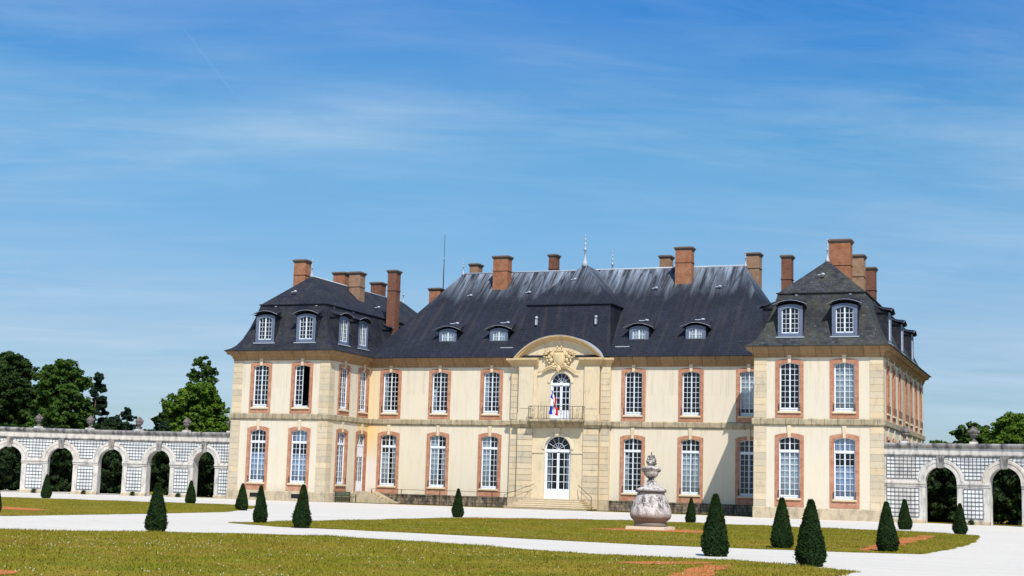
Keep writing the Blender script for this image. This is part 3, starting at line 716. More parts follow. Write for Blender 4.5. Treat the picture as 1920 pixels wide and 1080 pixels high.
# entablature over the ground floor with balcony slab
mb = MB(); mb.sweep([(-4.2, 0), (-4.2, -.28), (-3.45, -.28), (-3.45, PY - .15), (3.45, PY - .15), (3.45, -.28), (4.2, -.28), (4.2, 0)], [(-.05, 6.36), (.05, 6.38), (.1, 6.55), (.2, 6.62), (.24, 6.9), (.16, 6.96), (-.1, 6.98)], STS); mb.build('string_course', CH_)
mb = MB(); mb.box(-2.35, 2.35, -1.35, PY, 6.86, 7.0, STS); mb.box(-2.28, 2.28, -1.28, PY, 6.78, 6.86, STS)
for x in (-.62, -.3, .3, .62):
    P = [(PY, 6.78), (-1.1, 6.78), (-1.1, 6.7), (-.9, 6.62), (-.75, 6.45), (PY, 6.38)]
    mb.rings([[(x + d, y, z) for y, z in P] for d in (-.16, .16)], STS, True, True, True)
bal = mb.build('balcony', CH_)
mb = MB(); zb_, zt_ = 7.02, 8.04; path = [(-2.25, PY), (-2.25, -1.25), (2.25, -1.25), (2.25, PY)]
for z in (zb_ + .06, zt_): mb.tube([(x, y, z) for x, y in path], .022, IRON, 5)
def scroll(mb, x, z, sx, sz, y=-1.25):
    pts = [(x + sx * (.17 - .018 * i) * math.cos(.75 * i), y, z + sz * (.26 - .028 * i) * math.sin(.75 * i)) for i in range(10)]; mb.tube(pts, .011, IRON, 4)
for x in (-2.25, -1.45, -.95, -.72, .72, .95, 1.45, 2.25): mb.box(x - .018, x + .018, -1.27, -1.23, zb_, zt_, IRON)
for x in (-1.85, -1.2, 1.2, 1.85):
    scroll(mb, x, 7.75, 1, 1); scroll(mb, x, 7.32, -1, -1); mb.tube([(x + .1 * math.cos(t), -1.25, 7.53 + .32 * math.sin(t)) for t in [i * math.pi / 6 for i in range(13)]], .009, IRON, 4)
for x in (-.45, -.15, .15, .45): scroll(mb, x, 7.5, 1 if x < 0 else -1, 1.2)
for y in (-1.0, -.75): mb.tube([(-2.25, y, zb_), (-2.25, y, zt_)], .01, IRON, 4); mb.tube([(2.25, y, zb_), (2.25, y, zt_)], .01, IRON, 4)
mb.build('balcony_rail', bal)
# fanlight windows
def portal_window(c, op, zt0, rows, zbot, panel, cur=()):
    w = op['w'] / 2; r = op['rise']; zs = op['zs']; fr = MB()
    y0, y1 = PY + .18, PY + .30
    xs = arc_xs(op, 20)
    fr.box(-w, -w + .1, y0, y1, zbot, zs, WF); fr.box(w - .1, w, y0, y1, zbot, zs, WF); fr.box(-w, w, y0 - .03, y1, zt0 - .2, zt0, WF)
    for a, b in zip(xs[:-1], xs[1:]):
        k = 1 - .1 / w; A = [(a, ztop(op, a)), (b, ztop(op, b)), (b * k, zs + (ztop(op, b) - zs) * k), (a * k, zs + (ztop(op, a) - zs) * k)]
        fr.rings([[(x, y0, z) for x, z in A], [(x, y1, z) for x, z in A]], WF, True, True, True)
    for i in range(1, 6):
        t = math.pi * i / 6; fr.tube([(.02 * math.cos(t), y0 + .06, zt0), (r * .97 * math.cos(t), y0 + .06, zs + r * .97 * math.sin(t))], .02, WF, 4)
    for rr in (.45,): fr.tube([(r * rr * math.cos(math.pi * i / 10), y0 + .06, zt0 + r * rr * math.sin(math.pi * i / 10)) for i in range(11)], .02, WF, 4)
    o = mk('window', fr.mesh('window'), CH_, (c, 0, 0), label='arched white window door with a fanlight')
    for s in (-1, 1):
        lf = MB(); x0, x1 = sorted((s * .01, s * (w - .1))); zz = zt0 - .2
        for x, t in ((x0, .09), (x1 - .09, .09)): lf.box(x, x + t, y0 + .02, y0 + .09, zbot, zz, WF)
        lf.box(x0, x1, y0 + .03, y0 + .08, zbot, zbot + panel, WF); lf.box(x0 + .16, x1 - .16, y0 + .02, y0 + .03, zbot + .14, zbot + panel - .12, WF); lf.box(x0, x1, y0 + .02, y0 + .09, zz - .08, zz, WF)
        xm = (x0 + x1) / 2; lf.box(xm - .018, xm + .018, y0 + .03, y0 + .08, zbot + panel, zz, WF)
        for j in range(rows + 1):
            z = zbot + panel + (zz - zbot - panel) * j / rows; lf.box(x0, x1, y0 + .035, y0 + .075, z - .02, z + .02, WF)
        lf.build('casement', o)
        hh = (zz - zbot - panel) / rows; pm = MB(); pm.box(-(x1 - x0) / 4 + .02, (x1 - x0) / 4 - .02, y0 + .05, y0 + .058, .02, hh - .02, GL); pm = pm.mesh('pane')
        for j in range(rows):
            for i in (0, 1): mk('pane', pm, o, (x0 + (x1 - x0) * (.25 + .5 * i), 0, zbot + panel + j * hh))
    g = MB(); R = [[(x, y, ztop(op, x)) for x in xs] + [(w, y, zs), (w, y, zt0), (-w, y, zt0)] for y in (y0 + .05, y0 + .058)]; g.rings(R, GL, True, True, True); g.build('pane', o)
    mb = MB()
    for x0, x1, z0, z1 in cur: mb.box(x0, x1, y0 + .5, y0 + .53, z0, z1, CURT)
    if cur: mb.build('curtain', o)
portal_window(0, DR, 4.68, 5, .80, .75, [(-1.05, -.8, 1.5, 4.5), (.55, 1.05, 1.5, 4.5)])
portal_window(.12, BW, 9.95, 4, 7.0, .75)
mb = MB(); R = [[(-a, y, z) for a, z in ((.14, 5.74), (-.14, 5.74), (-.24, 6.36), (.24, 6.36))] for y in (PY - .22, PY)]; mb.rings(R, ST, True, True, True); mb.build('keystone', CH_)
# curved pediment
mb = MB(); R = []; n = 32; h0 = math.asin(3.78 / RP_)
for i in range(n + 1):
    t = -h0 + 2 * h0 * i / n; d = (math.sin(t), math.cos(t))
    R.append([(d[0] * (RP_ + k), y, zc_ + d[1] * (RP_ + k)) for k, y in ((-.34, PY), (-.32, PY - .12), (-.22, PY - .16), (-.19, PY - .36), (-.06, PY - .42), (-.04, PY - .52), (.04, PY - .52))])
mb.rings(R, STP, False)
R2 = [[(math.sin(t) * RP_, y, zc_ + math.cos(t) * RP_ + dz) for y, dz in ((PY - .54, .04), (PY - .54, .07), (1.4, .1))] for t in [-h0 - .004 + (2 * h0 + .008) * i / n for i in range(n + 1)]]
mb.rings(R2, LEAD, False)
for k in (0, -1): mb.face(R[k], STP)
ped = mb.build('pediment', CH_)
# coat of arms: shield, crown, supporters and scrolls in relief
mb = MB(); y = PY - .12; SAND = stone('carved_golden_stone', (.66, .50, .28), (.64, .5, .3), .3, (.25, .15, .07), .5, .7)
sh = [(-.42, 12.35), (-.2, 12.42), (0, 12.38), (.2, 12.42), (.42, 12.35), (.46, 11.95), (.38, 11.6), (.2, 11.38), (0, 11.28), (-.2, 11.38), (-.38, 11.6), (-.46, 11.95)]
cs = (0, 11.85)
mb.rings([[(x * k, y - dy, cs[1] + (z - cs[1]) * k) for x, z in sh] for k, dy in ((1.15, -.12), (1.15, .06), (1.0, .12), (.92, .10), (.6, .17), (.1, .2))], SAND, True, False, True)
for i in range(5): mb.blob((-.3 + .15 * i, y - .12, 12.62 - .05 * abs(i - 2)), (.065, .08, .10), SAND)
mb.box(-.38, .38, y - .16, y, 12.44, 12.54, SAND)
rr = random.Random(4)
for s in (-1, 1):
    for (x, z, rx, rz_) in ((.62, 12.2, .16, .2), (.72, 12.5, .13, .14), (.95, 12.42, .12, .10), (1.12, 12.25, .11, .09), (.85, 12.0, .13, .17), (.66, 11.75, .15, .2), (1.05, 11.95, .09, .1), (1.25, 12.02, .1, .07), (.5, 11.4, .17, .14), (.3, 11.2, .14, .12), (.8, 11.5, .12, .10), (.18, 12.8, .09, .09), (1.3, 12.3, .07, .1), (.98, 11.7, .09, .12)):
        mb.blob((s * x, y - .06, z), (rx, .14, rz_), SAND)
    for k in range(7):
        a0 = rr.uniform(0, 6); c = (s * rr.uniform(.6, 1.3), rr.uniform(11.6, 12.6)); r0 = rr.uniform(.1, .2)
        mb.tube([(c[0] + r0 * (1 - .08 * i) * math.cos(a0 + .7 * i), y - .12, c[1] + r0 * (1 - .08 * i) * math.sin(a0 + .7 * i)) for i in range(8)], .035, SAND, 5)
    mb.tube([(s * x, y - .1, z) for x, z in ((.3, 11.15), (.6, 11.28), (.9, 11.18), (1.2, 11.0), (1.45, 10.82), (1.75, 10.78))], .09, SAND, 6, .05)
    mb.tube([(s * x, y - .1, z) for x, z in ((.3, 11.05), (.65, 11.12), (1.0, 10.98), (1.4, 10.7))], .05, SAND, 6, .03)
for x, z, r in ((0, 11.1, .2), (0, 10.92, .14), (-.12, 11.0, .12), (.12, 11.0, .12), (0, 10.8, .09)): mb.blob((x, y - .12, z), (r, .15, r), SAND)
mb.build('coat_of_arms', ped, label='carved coat of arms with crown and scrolled supporters')

# -------- entrance steps
stp = mk('entrance_steps', None, CH_)
for i in range(5):
    mb = MB(); k = 4 - i; mb.box(-2.35 - k * .26, 2.35 + k * .26, -1.7 - k * .36, PY - .1, i * .16, (i + 1) * .16 - .05, ST); mb.box(-2.40 - k * .26, 2.40 + k * .26, -1.74 - k * .36, PY - .1, (i + 1) * .16 - .05, (i + 1) * .16 - .004, ST); mb.build('step', stp)
# side door steps down from the left pavilion
sst = mk('side_steps', None, CH_)
for i in range(5):
    mb = MB(); mb.box(-XI + .07, -15.9 + (4 - i) * .36, -1.95, -.45, i * .155, (i + 1) * .155 - .004, STB); mb.build('step', sst)
for y in (-2.2, -.42):
    mb = MB(); P = [(-XI + .07, 0), (-XI + .07, .93), (-15.9, .93), (-14.2, .16), (-13.9, .16), (-13.9, 0)]
    mb.rings([[(x, yy, z) for x, z in P] for yy in (y, y + .22)], STB, True, True, True); mb.build('cheek_wall', sst)
# cellar vents in the left pavilion plinth
for x in (-W2, -W1):
    mb = MB(); mb.box(x - .45, x + .45, -PP - .085, -PP - .05, .25, .58, DARK)
    for i in range(5): mb.box(x - .36 + i * .18 - .012, x - .36 + i * .18 + .012, -PP - .10, -PP - .085, .25, .58, IRON)
    mb.build('cellar_vent', CH_)

# -------- roofs
def ringroof(mb, R, m):
    rs = [[(x0, y0, z), (x1, y0, z), (x1, y1, z), (x0, y1, z)] for x0, x1, y0, y1, z in R]; mb.rings(rs, m)
mb = MB()
ringroof(mb, [(-17.0, 17.0, .0, 18, 11.95), (-17.72, 17.72, -.66, 18.66, 12.0), (-17.72, 17.72, -.66, 18.66, 12.05), (-17.25, 17.25, .0, 18.0, 12.5), (-16.85, 16.85, .75, 17.25, 13.12), (-12.83, 12.83, 8.98, 9.02, 20.44)], SLM)
roof = mb.build('roof', CH_, label='steep hipped slate roof of the main range')
mb = MB(); mb.tube([(-12.83, 9, 20.46), (12.83, 9, 20.46)], .09, LEAD, 6); mb.build('ridge_lead', roof)
for s in (-1, 1):
    mb = MB(); m = SLP if s < 0 else SLR; cx = s * 21.55
    def rg_(o, z): return (s * 21.55 - 4.45 + o, s * 21.55 + 4.45 - o, -PP + o, YB - o, z)
    ringroof(mb, [rg_(.05, 11.95), rg_(-.66, 12.0), rg_(-.66, 12.05), rg_(-.28, 12.22), rg_(.05, 12.5), rg_(.4, 13.05), rg_(.78, 13.95), rg_(1.12, 15.0), rg_(1.38, 16.0)], m)
    lo = mb.build('roof', CH_, label='concave lower mansard slope of the pavilion roof')
    mb = MB(); ringroof(mb, [rg_(1.40, 15.97), rg_(1.26, 15.97), rg_(1.26, 16.03), rg_(1.45, 16.1), (cx - .03, cx + .03, -2.9, 14.9, 18.75)], m)
    mb.build('upper_roof', lo)
    mb = MB(); mb.tube([(cx, -2.9, 18.78), (cx, 14.9, 18.78)], .07, LEAD, 6); mb.build('ridge_lead', lo)
# central hat
def hat(sy, off):
    Y = lambda y: y * sy + off
    mb = MB()
    prof = [(4.3, -.62, 12.0), (4.12, -.05, 12.45), (3.95, .3, 13.2), (3.72, .85, 14.9), (3.58, 1.3, 16.45)]
    mb.rings([[(-x, Y(8), z), (-x, Y(y), z), (x, Y(y), z), (x, Y(8), z)] for x, y, z in prof], SLM, False)
    mb.rings([[(-x, Y(8.6), z), (-x, Y(y), z), (x, Y(y), z), (x, Y(8.6), z)] for x, y, z in ((3.55, 1.3, 16.45), (3.72, 1.16, 16.45), (3.72, 1.16, 16.52), (3.6, 1.3, 16.58), (.03, 5.2, 20.35))], SLM, False)
    mb.build('roof', CH_, label='square dome-like slate roof over the central bay')
hat(1, 0); hat(-1, 18)
# lead vent on the hat
for x in (-2.55, 2.55):
    mb = MB(); mb.blob((x, .78, 15.35), (.13, .2, .13), LEAD); mb.box(x - .07, x + .07, .62, .9, 14.75, 15.2, LEAD); mb.build('roof_vent', CH_)
def hooks(pts):
    for x, y, z in pts:
        mb = MB(); mb.blob((x, y, z), (.16, .12, .10), LEAD); mb.tube([(x - .35, y, z - .06), (x, y, z)], .05, LEAD, 5); mb.build('lead_flashing', CH_)
hooks([(-21.9, -4.9, 17.2), (21.5, -4.6, 17.5), (-10.8, 6.2, 18.1), (-5.4, 6.4, 18.3), (5.9, 6.4, 18.4), (11.3, 6.4, 18.4), (-.3, 3.6, 18.9), (3.8, 4.6, 16.4), (-18.9, 4.5, 17.0), (-19.1, 8.5, 17.0)])

# -------- dormers
def dormer_mesh(hw, ow, z0, zo0, zo1, rise, ztopf, cap_hw, zcap0, zcapc, back, crest):
    body = MB(); op = dict(w=ow, zb=zo0, zs=zo1, rise=rise); mp = lambda s, n, z: (s, -n, z)
    # front board with arched opening and arched head
    wall(body, mp, DOR, -hw, hw, z0, zo1 + rise + .08, [dict(op, c=0)], .16, 8)
    n = 10
    for i in range(n):
        a, b = -hw + 2 * hw * i / n, -hw + 2 * hw * (i + 1) / n
        f = lambda x: zo1 + rise + .08 + (ztopf - zo1 - rise - .08) * (1 - (x / hw) ** 2)
        body.face([(a, 0, zo1 + rise + .08), (b, 0, zo1 + rise + .08), (b, 0, f(b)), (a, 0, f(a))], DOR)
    for s in (-1, 1): body.box(*sorted((s * (ow / 2 + .02), s * (ow / 2 + .12))), -.03, 0, zo0 - .05, zo1 + .05, DOR)
    cheeks = []
    for s in (-1, 1):
        cheek = MB(); cheeks.append(cheek); cheek.rings([[(s * hw, 0, z0 - .3), (s * hw, 0, zcap0 + .03), (s * (hw - .05), 0, zcap0 + .03), (s * (hw - .05), 0, z0 - .3)], [(s * hw, back, z0 - .3), (s * hw, back, crest), (s * (hw - .05), back, crest), (s * (hw - .05), back, z0 - .3)]], SLP, True, True, True)
    cap = MB(); R = []; m = 12
    for y, w, ze, zc in ((-.26, cap_hw, zcap0, zcapc), (-.24, cap_hw, zcap0 + .06, zcapc + .07), (.35, cap_hw * .86, zcap0 + .2, zcapc + .14), (1.0, cap_hw * .72, zcap0 + .5, zcapc + .28), (back, cap_hw * .55, crest - .15, crest)):
        R.append([(w * (-1 + 2 * i / m), y, ze + (zc - ze) * math.cos(math.pi / 2 * abs(-1 + 2 * i / m)) ** 1.0) for i in range(m + 1)])
    cap.rings(R, SLP, False, sm=False)
    cap.rings([[(cap_hw * .86 * (-1 + 2 * i / m), y, zcap0 - .03 + (zcapc - zcap0) * math.cos(math.pi / 2 * abs(-1 + 2 * i / m))) for i in range(m + 1)] for y in (-.2, back * .6)], SLP, False)
    lead = MB()
    lead.tube([(cap_hw * x, -.26, zcap0 + .03 + (zcapc - zcap0) * math.cos(math.pi / 2 * abs(x))) for x in [-1 + i / 6 for i in range(13)]], .012, LEAD, 4)
    sf = MB(); sf.box(-hw - .08, hw + .08, -.14, .06, z0 - .1, z0 - .02, LEAD)
    crestm = MB(); crestm.tube([(-.42, back * .72, crest - .02), (-.2, back * .72, crest - .04), (.12, back * .72, crest - .02)], .05, LEAD, 5); crestm.blob((.22, back * .72, crest), (.2, .14, .10), LEAD)
    fr = MB(); w = ow / 2
    fr.box(-w, -w + .06, .06, .12, zo0, zo1, WF); fr.box(w - .06, w, .06, .12, zo0, zo1, WF); fr.box(-w, w, .05, .12, zo0, zo0 + .08, WF); fr.box(-.05, .05, .05, .12, zo0, zo1 + rise * .9, WF)
    return [x.mesh(nm) for x, nm in ((body, 'dormer'), (cheeks[0], 'cheek'), (cheeks[1], 'cheek'), (cap, 'dormer_roof'), (lead, 'lead_edge'), (sf, 'sill_flashing'), (crestm, 'lead_crest'))], fr, op
DB, FRB, OPB = dormer_mesh(.92, 1.22, 12.75, 12.98, 14.62, .18, 15.06, 1.22, 14.98, 15.30, 1.7, 15.85)
for j in range(1, 5):
    z = 13.0 + (14.72 - 13.0) * j / 5; FRB.box(-.58, .58, .07, .11, z - .013, z + .013, WF)
for x in (-.31, .31): FRB.box(x - .013, x + .013, .07, .11, 13, ztop(OPB, x), WF)
FRB = FRB.mesh('dormer_window')
DS, FRS, OPS = dormer_mesh(.84, 1.06, 13.3, 13.52, 14.22, .12, 14.62, 1.24, 14.44, 14.78, 1.9, 15.22)
for x in (-.26, .26): FRS.box(x - .012, x + .012, .07, .11, 13.5, 14.3, WF)
FRS.box(-.5, .5, .07, .11, 13.88, 13.91, WF); FRS = FRS.mesh('dormer_window')
gb = MB(); gb.box(-.56, .56, .085, .092, 13, 14.75, GL); gb = gb.mesh('pane'); gs = MB(); gs.box(-.5, .5, .085, .092, 13.5, 14.32, GL); gs = gs.mesh('pane')
bk = MB(); bk.box(-.8, .8, 1.0, 1.03, 12.8, 14.95, DARK); bk = bk.mesh('room_backing'); bks = MB(); bks.box(-.5, .5, .118, .126, 13.5, 14.33, CURT); bks = bks.mesh('blind')
def dormer(x, y, rz, small=False, lab=None):
    me, fr, g = (DS, FRS, gs) if small else (DB, FRB, gb)
    d = mk('dormer', me[0], CH_, (x, y, 0), rz, lab)
    [mk(n_, x_, d) for n_, x_ in zip(('cheek', 'cheek', 'dormer_roof', 'lead_edge', 'sill_flashing', 'lead_crest'), me[1:])]; mk('dormer_window', fr, d); mk('pane', g, d); mk('blind' if small else 'room_backing', bks if small else bk, d)
for x in (-W2, -W1, W1, W2): dormer(x, -PP + .22, 0)
for y in (S1, S2): dormer(-XI - .22, y, H); dormer(XI + .22, y, -H)
dormer(-XI - .22, 4.9, H)
for y in (-1.19, 6.4, 13.56): dormer(XO - .22, y, H); dormer(-XO + .22, y, -H)
for x in (-10.64, -6.02, 6.02, 10.64): dormer(x, 1.22, 0, True)
# snow boards beside the pediment
for x0, x1 in ((-5.5, -4.4), (4.35, 5.5)):
    mb = MB(); mb.box(x0, x1, .35, .42, 12.85, 12.92, LEAD); mb.box(x0, x1, .34, .5, 12.68, 12.84, DARK); mb.build('gutter_hatch', CH_)

# -------- chimneys
def chimney(x, y, w, d, zb, zt, m=CHB, band=1.3):
    mb = MB(); mb.box(x - w / 2, x + w / 2, y, y + d, zb, zt - .32, m); c = mb.build('chimney', CH_)
    mb = MB(); cc = (x, y + d / 2)
    mb.frustum(cc, w + .02, d + .02, w + .22, d + .22, zt - .32, zt - .16, CAP); mb.frustum(cc, w + .24, d + .24, w + .24, d + .24, zt - .16, zt - .06, CAP); mb.frustum(cc, w + .16, d + .16, w - .1, d - .1, zt - .06, zt, CAP)
    mb.build('chimney_cap', c)
    if band: mb = MB(); mb.frustum(cc, w + .10, d + .10, w + .10, d + .10, zt - band - .07, zt - band, m); mb.build('chimney_band', c)
chimney(-8.42, 7.0, 1.40, .95, 17, 21.7, CHB); chimney(8.0, 7.1, 1.38, .95, 17, 21.95, CHB)
chimney(-4.9, 10.6, .72, .85, 18, 22.3, CHD); chimney(5.55, 10.2, .95, .95, 18, 21.8, CHG, 0)
chimney(-12.5, 10.6, .85, 1.0, 17, 21.7, CHG, 0); chimney(13.1, 10.6, 1.1, 1.1, 15, 21.85, CHG)
chimney(-15.6, 9.0, 1.1, 1.0, 15, 19.3, CHB, 0)
chimney(-17.45, 4.0, .82, .9, 13.2, 20.25, CHD, 1.8); chimney(17.2, 4.0, .80, .9, 13.2, 20.45, CHD, 1.9)
chimney(-23.05, -2.4, 1.12, .95, 16, 20.35, CHB); chimney(22.35, -2.4, 1.55, 1.1, 16, 20.45, CHB, 1.9)
chimney(-23.0, 4.5, 1.15, 1.0, 16, 20.3, CHB); chimney(-20.5, 2.8, 1.05, 1.0, 16, 20.0, CHG)
chimney(22.6, 4.5, 1.05, 1.1, 16, 20.4, CHG, 1.7); chimney(-23.1, 12, 1.1, 1.0, 16, 20.45, CHD, 0); chimney(22.5, 12, 1.0, 1.0, 15, 20.55, CHD, 1.9)
# -------- finials
def finial(x, y, z, h):
    s = h / 2.5; mb = MB()
    mb.lathe((x, y, z), [(.30 * s, -.2 * s), (.22 * s, .12 * s), (.10 * s, .5 * s), (.07 * s, 1.15 * s), (.17 * s, 1.2 * s), (.17 * s, 1.25 * s), (.05 * s, 1.3 * s), (.035 * s, 1.55 * s), (.13 * s, 1.66 * s), (.04 * s, 1.78 * s), (.03 * s, 1.95 * s), (.10 * s, 2.02 * s), (.03 * s, 2.1 * s), (.025 * s, 2.3 * s), (.06 * s, 2.36 * s), (.01, h)], LEAD, 10)
    mb.build('finial', CH_)
finial(0, 5.2, 20.35, 2.6); finial(0, 12.8, 20.35, 2.4); finial(-12.83, 9, 20.44, 1.4); finial(12.83, 9, 20.44, 1.4)
finial(-21.55, -2.9, 18.75, 1.5); finial(21.55, -2.9, 18.75, 1.65); finial(-21.55, 14.8, 18.75, 1.6); finial(21.55, 14.8, 18.75, 1.6)
mb = MB(); mb.tube([(-14.95, 9.4, 19.2), (-14.95, 9.4, 22.0)], .045, RIR, 6); mb.tube([(-14.95, 9.4, 22.0), (-14.95, 9.4, 24.2)], .025, RIR, 5); mb.blob((-14.95, 9.4, 22.0), (.07, .07, .07), LEAD)
mb.build('antenna_mast', CH_)

# ================================================================== THINGS AT THE HOUSE
def railing():
    t = thing('iron_railing', 'low rusty iron railing on the gravel before the left half of the main range', 'railing', (0, -1.25, 0))
    X = [-15.9, -13.2, -9.75, -5.2]; 
    for x in X:
        mb = MB(); mb.box(x - .025, x + .025, -.025, .025, 0, 1.17, RIR); mb.build('post', t)
    mb = MB(); mb.tube([(-15.9, 0, 1.15), (-9, 0, 1.17), (-3.6, 0, 1.17)], .018, RIR, 5); mb.build('top_rail', t)
    mb = MB(); mb.tube([(-13.9, .8, .79), (-13.9, .8, 1.25)], .018, RIR, 5); mb.build('post', t)
railing()
for s, lab in ((-1, 'thin iron handrail left of the entrance steps'), (1, 'thin iron handrail right of the entrance steps')):
    t = thing('handrail', lab, 'handrail', (s * 3.6, -2.6, 0))
    mb = MB(); mb.tube([(0, 0, 0), (0, 0, 1.0)], .022, RIR, 6); mb.build('post', t)
    mb = MB(); mb.tube([(0, 0, 1.0), (-s * 1.75, 1.9, 1.9)], .022, RIR, 6); mb.tube([(0, 0, .62), (-s * 1.6, 1.85, 1.45)], .014, RIR, 6); mb.build('rail', t)
t = thing('garden_bench', 'dark green bench standing against the inner side of the left pavilion', 'bench', (-16.5, -4.5, 0))
mb = MB(); [mb.box(-.28 + i * .14, -.17 + i * .14, -1.3, 1.3, .43, .47, GRN) for i in range(4)]; mb.build('seat', t)
mb = MB(); [mb.box(-.36, -.33, -1.3, 1.3, .52 + i * .12, .61 + i * .12, GRN) for i in range(3)]; mb.build('backrest', t)
for y in (-1.2, 1.2):
    for x in (-.32, .22): mb = MB(); mb.box(x - .03, x + .03, y - .03, y + .03, 0, .86 if x < 0 else .64, GRN); mb.build('leg', t)
# flags
def flag(loc, pole_len, lab, wd, droop, seed):
    t = thing('flag', lab, 'flag', loc); mb = MB(); tip = (0, -pole_len * .45, pole_len * .89); mb.tube([(0, 0, 0), tip], .016, WF, 5); mb.build('flag_pole', t)
    for k, m in enumerate((FB, FW, FR)):
        mb = MB(); R = []
        for i in range(7):
            u = (k + i / 6) / 3; xx = wd * u; zz = -droop * u ** 1.15
            R.append([(tip[0] + xx + .04 * math.sin(u * 8 + j), tip[1] + .05 * math.sin(u * 14 + j * .9 + seed), tip[2] + zz - .62 * j / 5) for j in range(6)])
        R = [r + [(x, y + .012, z) for x, y, z in reversed(r)] for r in R]
        mb.rings(R, m, True, True, True); mb.build('cloth_band', t, label=('blue', 'white', 'red')[k] + ' band of the flag')
flag((-.12, -1.1, 7.6), 1.9, 'upper blue white red flag hanging in folds before the balcony window', .42, .75, 0)
flag((-.35, -1.27, 7.3), .8, 'lower blue white red flag tied to the front of the balcony rail', .72, .12, 2)

# ================================================================== ARCADES
def arcade(side, s0, n, L, labtxt, first_gap):
    x0, y0, R = side * 26.0, -6.75, 30.0; p0 = math.radians(-3)
    def mp(s, nn, z):
        ph = p0 + s / R; # integrate heading
        x = x0 + side * R * (math.sin(ph) - math.sin(p0)); y = y0 - R * (math.cos(p0) - math.cos(ph)) * 1.0
        # outward (towards the court) normal
        nx, ny = -side * math.sin(ph), -math.cos(ph)
        return (x + nx * nn, y + ny * nn, z)
    T = thing('arcade_wall', labtxt, 'arcade wall')
    op = dict(w=2.08, zb=0, zs=2.80, rise=1.04); cs = [s0 + 4.18 * i for i in range(n)]
    mpf = mp if side > 0 else (lambda s, nn, z: mp(-s, nn, z))
    # use a signed coordinate so that faces keep their winding
    q = side
    for sgn, nn0 in ((1, 0.), (-1, -.85)):
        mb = MB(); f = (lambda s, nn, z, nn0=nn0: mpf(s, nn + nn0, z)) 
        a, b = (0, L) if q > 0 else (-L, 0)
        wall(mb, f, ARC, a, b, 0, 4.62, [dict(op, c=q * c) for c in cs], .85 if sgn > 0 else 0, 16, back=True)
        mb.build('wall', T)
    def run(name, prof, m, a=0., b=None, seg=None):
        b = L if b is None else b; k = max(2, int((b - a) / 1.0)); mb = MB(); R_ = []
        for i in range(k + 1):
            s = a + (b - a) * i / k; R_.append([mp(s, o, z) for o, z in prof])
        mb.rings(R_, m, True, True, True); return mb.build(name, T)
    run('frieze', [(.06, 4.6), (.06, 5.04), (-.9, 5.04), (-.9, 4.6)], ARC)
    run('frieze_band', [(.02, 4.54), (.10, 4.56), (.10, 4.62), (-.8, 4.62), (-.8, 4.55)], ARCD)
    run('cornice', [(.06, 5.04), (.12, 5.06), (.2, 5.14), (.24, 5.24), (.24, 5.31), (.1, 5.38), (-.95, 5.38), (-1.05, 5.3), (-.9, 5.04)], ARCD)
    edges = [0.] + [v for c in cs for v in (c - 1.04, c + 1.04)] + [L]
    rl = [(edges[i], edges[i + 1]) for i in range(0, len(edges), 2)]
    for a, b in rl:
        if b - a < .3: continue
        run('impost', [(-.3, 2.46), (.05, 2.47), (.06, 2.60), (.12, 2.64), (.12, 2.76), (.04, 2.80), (-.3, 2.80)], ARC, a + .0, b + (.04 if b < L else 0))
        run('pier_base', [(-.3, 0), (.10, 0), (.10, .20), (.05, .24), (-.3, .24)], STB, a, b)
        a1, b1 = a + (.42 if a > 0 else .18), b - (.42 if b < L else .1)
        if b1 - a1 > .5:
            trellis(mp, T, a1, b1, .42, 2.34, None)
    for c in cs:
        mb = MB(); R_ = []
        for i in range(19):
            t = math.pi * i / 18; d = (math.cos(t), math.sin(t))
            R_.append([mp(c + d[0] * r, o, 2.80 + d[1] * r) for r, o in ((1.02, .0), (1.02, .07), (1.28, .07), (1.32, .11), (1.46, .11), (1.50, 0.))])
        mb.rings(R_, ARC, False); mb.build('archivolt', T)
        mb = MB(); P = [(-.17, 3.72), (.17, 3.72), (.26, 4.55), (-.26, 4.55)]
        mb.rings([[mp(c + x, o, z) for x, z in P] for o in (.0, .2)], ARCD, True, True, True); mb.build('keystone', T)
    # spandrel trellis between arches
    cc = [None] + cs + [None]
    for i in range(len(cc) - 1):
        a = .18 if cc[i] is None else cc[i]; b = L - .2 if cc[i + 1] is None else cc[i + 1]
        if b - a > .8: trellis(mp, T, a, b, 2.98, 4.46, [c for c in (cc[i], cc[i + 1]) if c is not None])
    return mp, cs
TRB = flat('dark_trellis_wood', (.07, .08, .10), .8, .2)
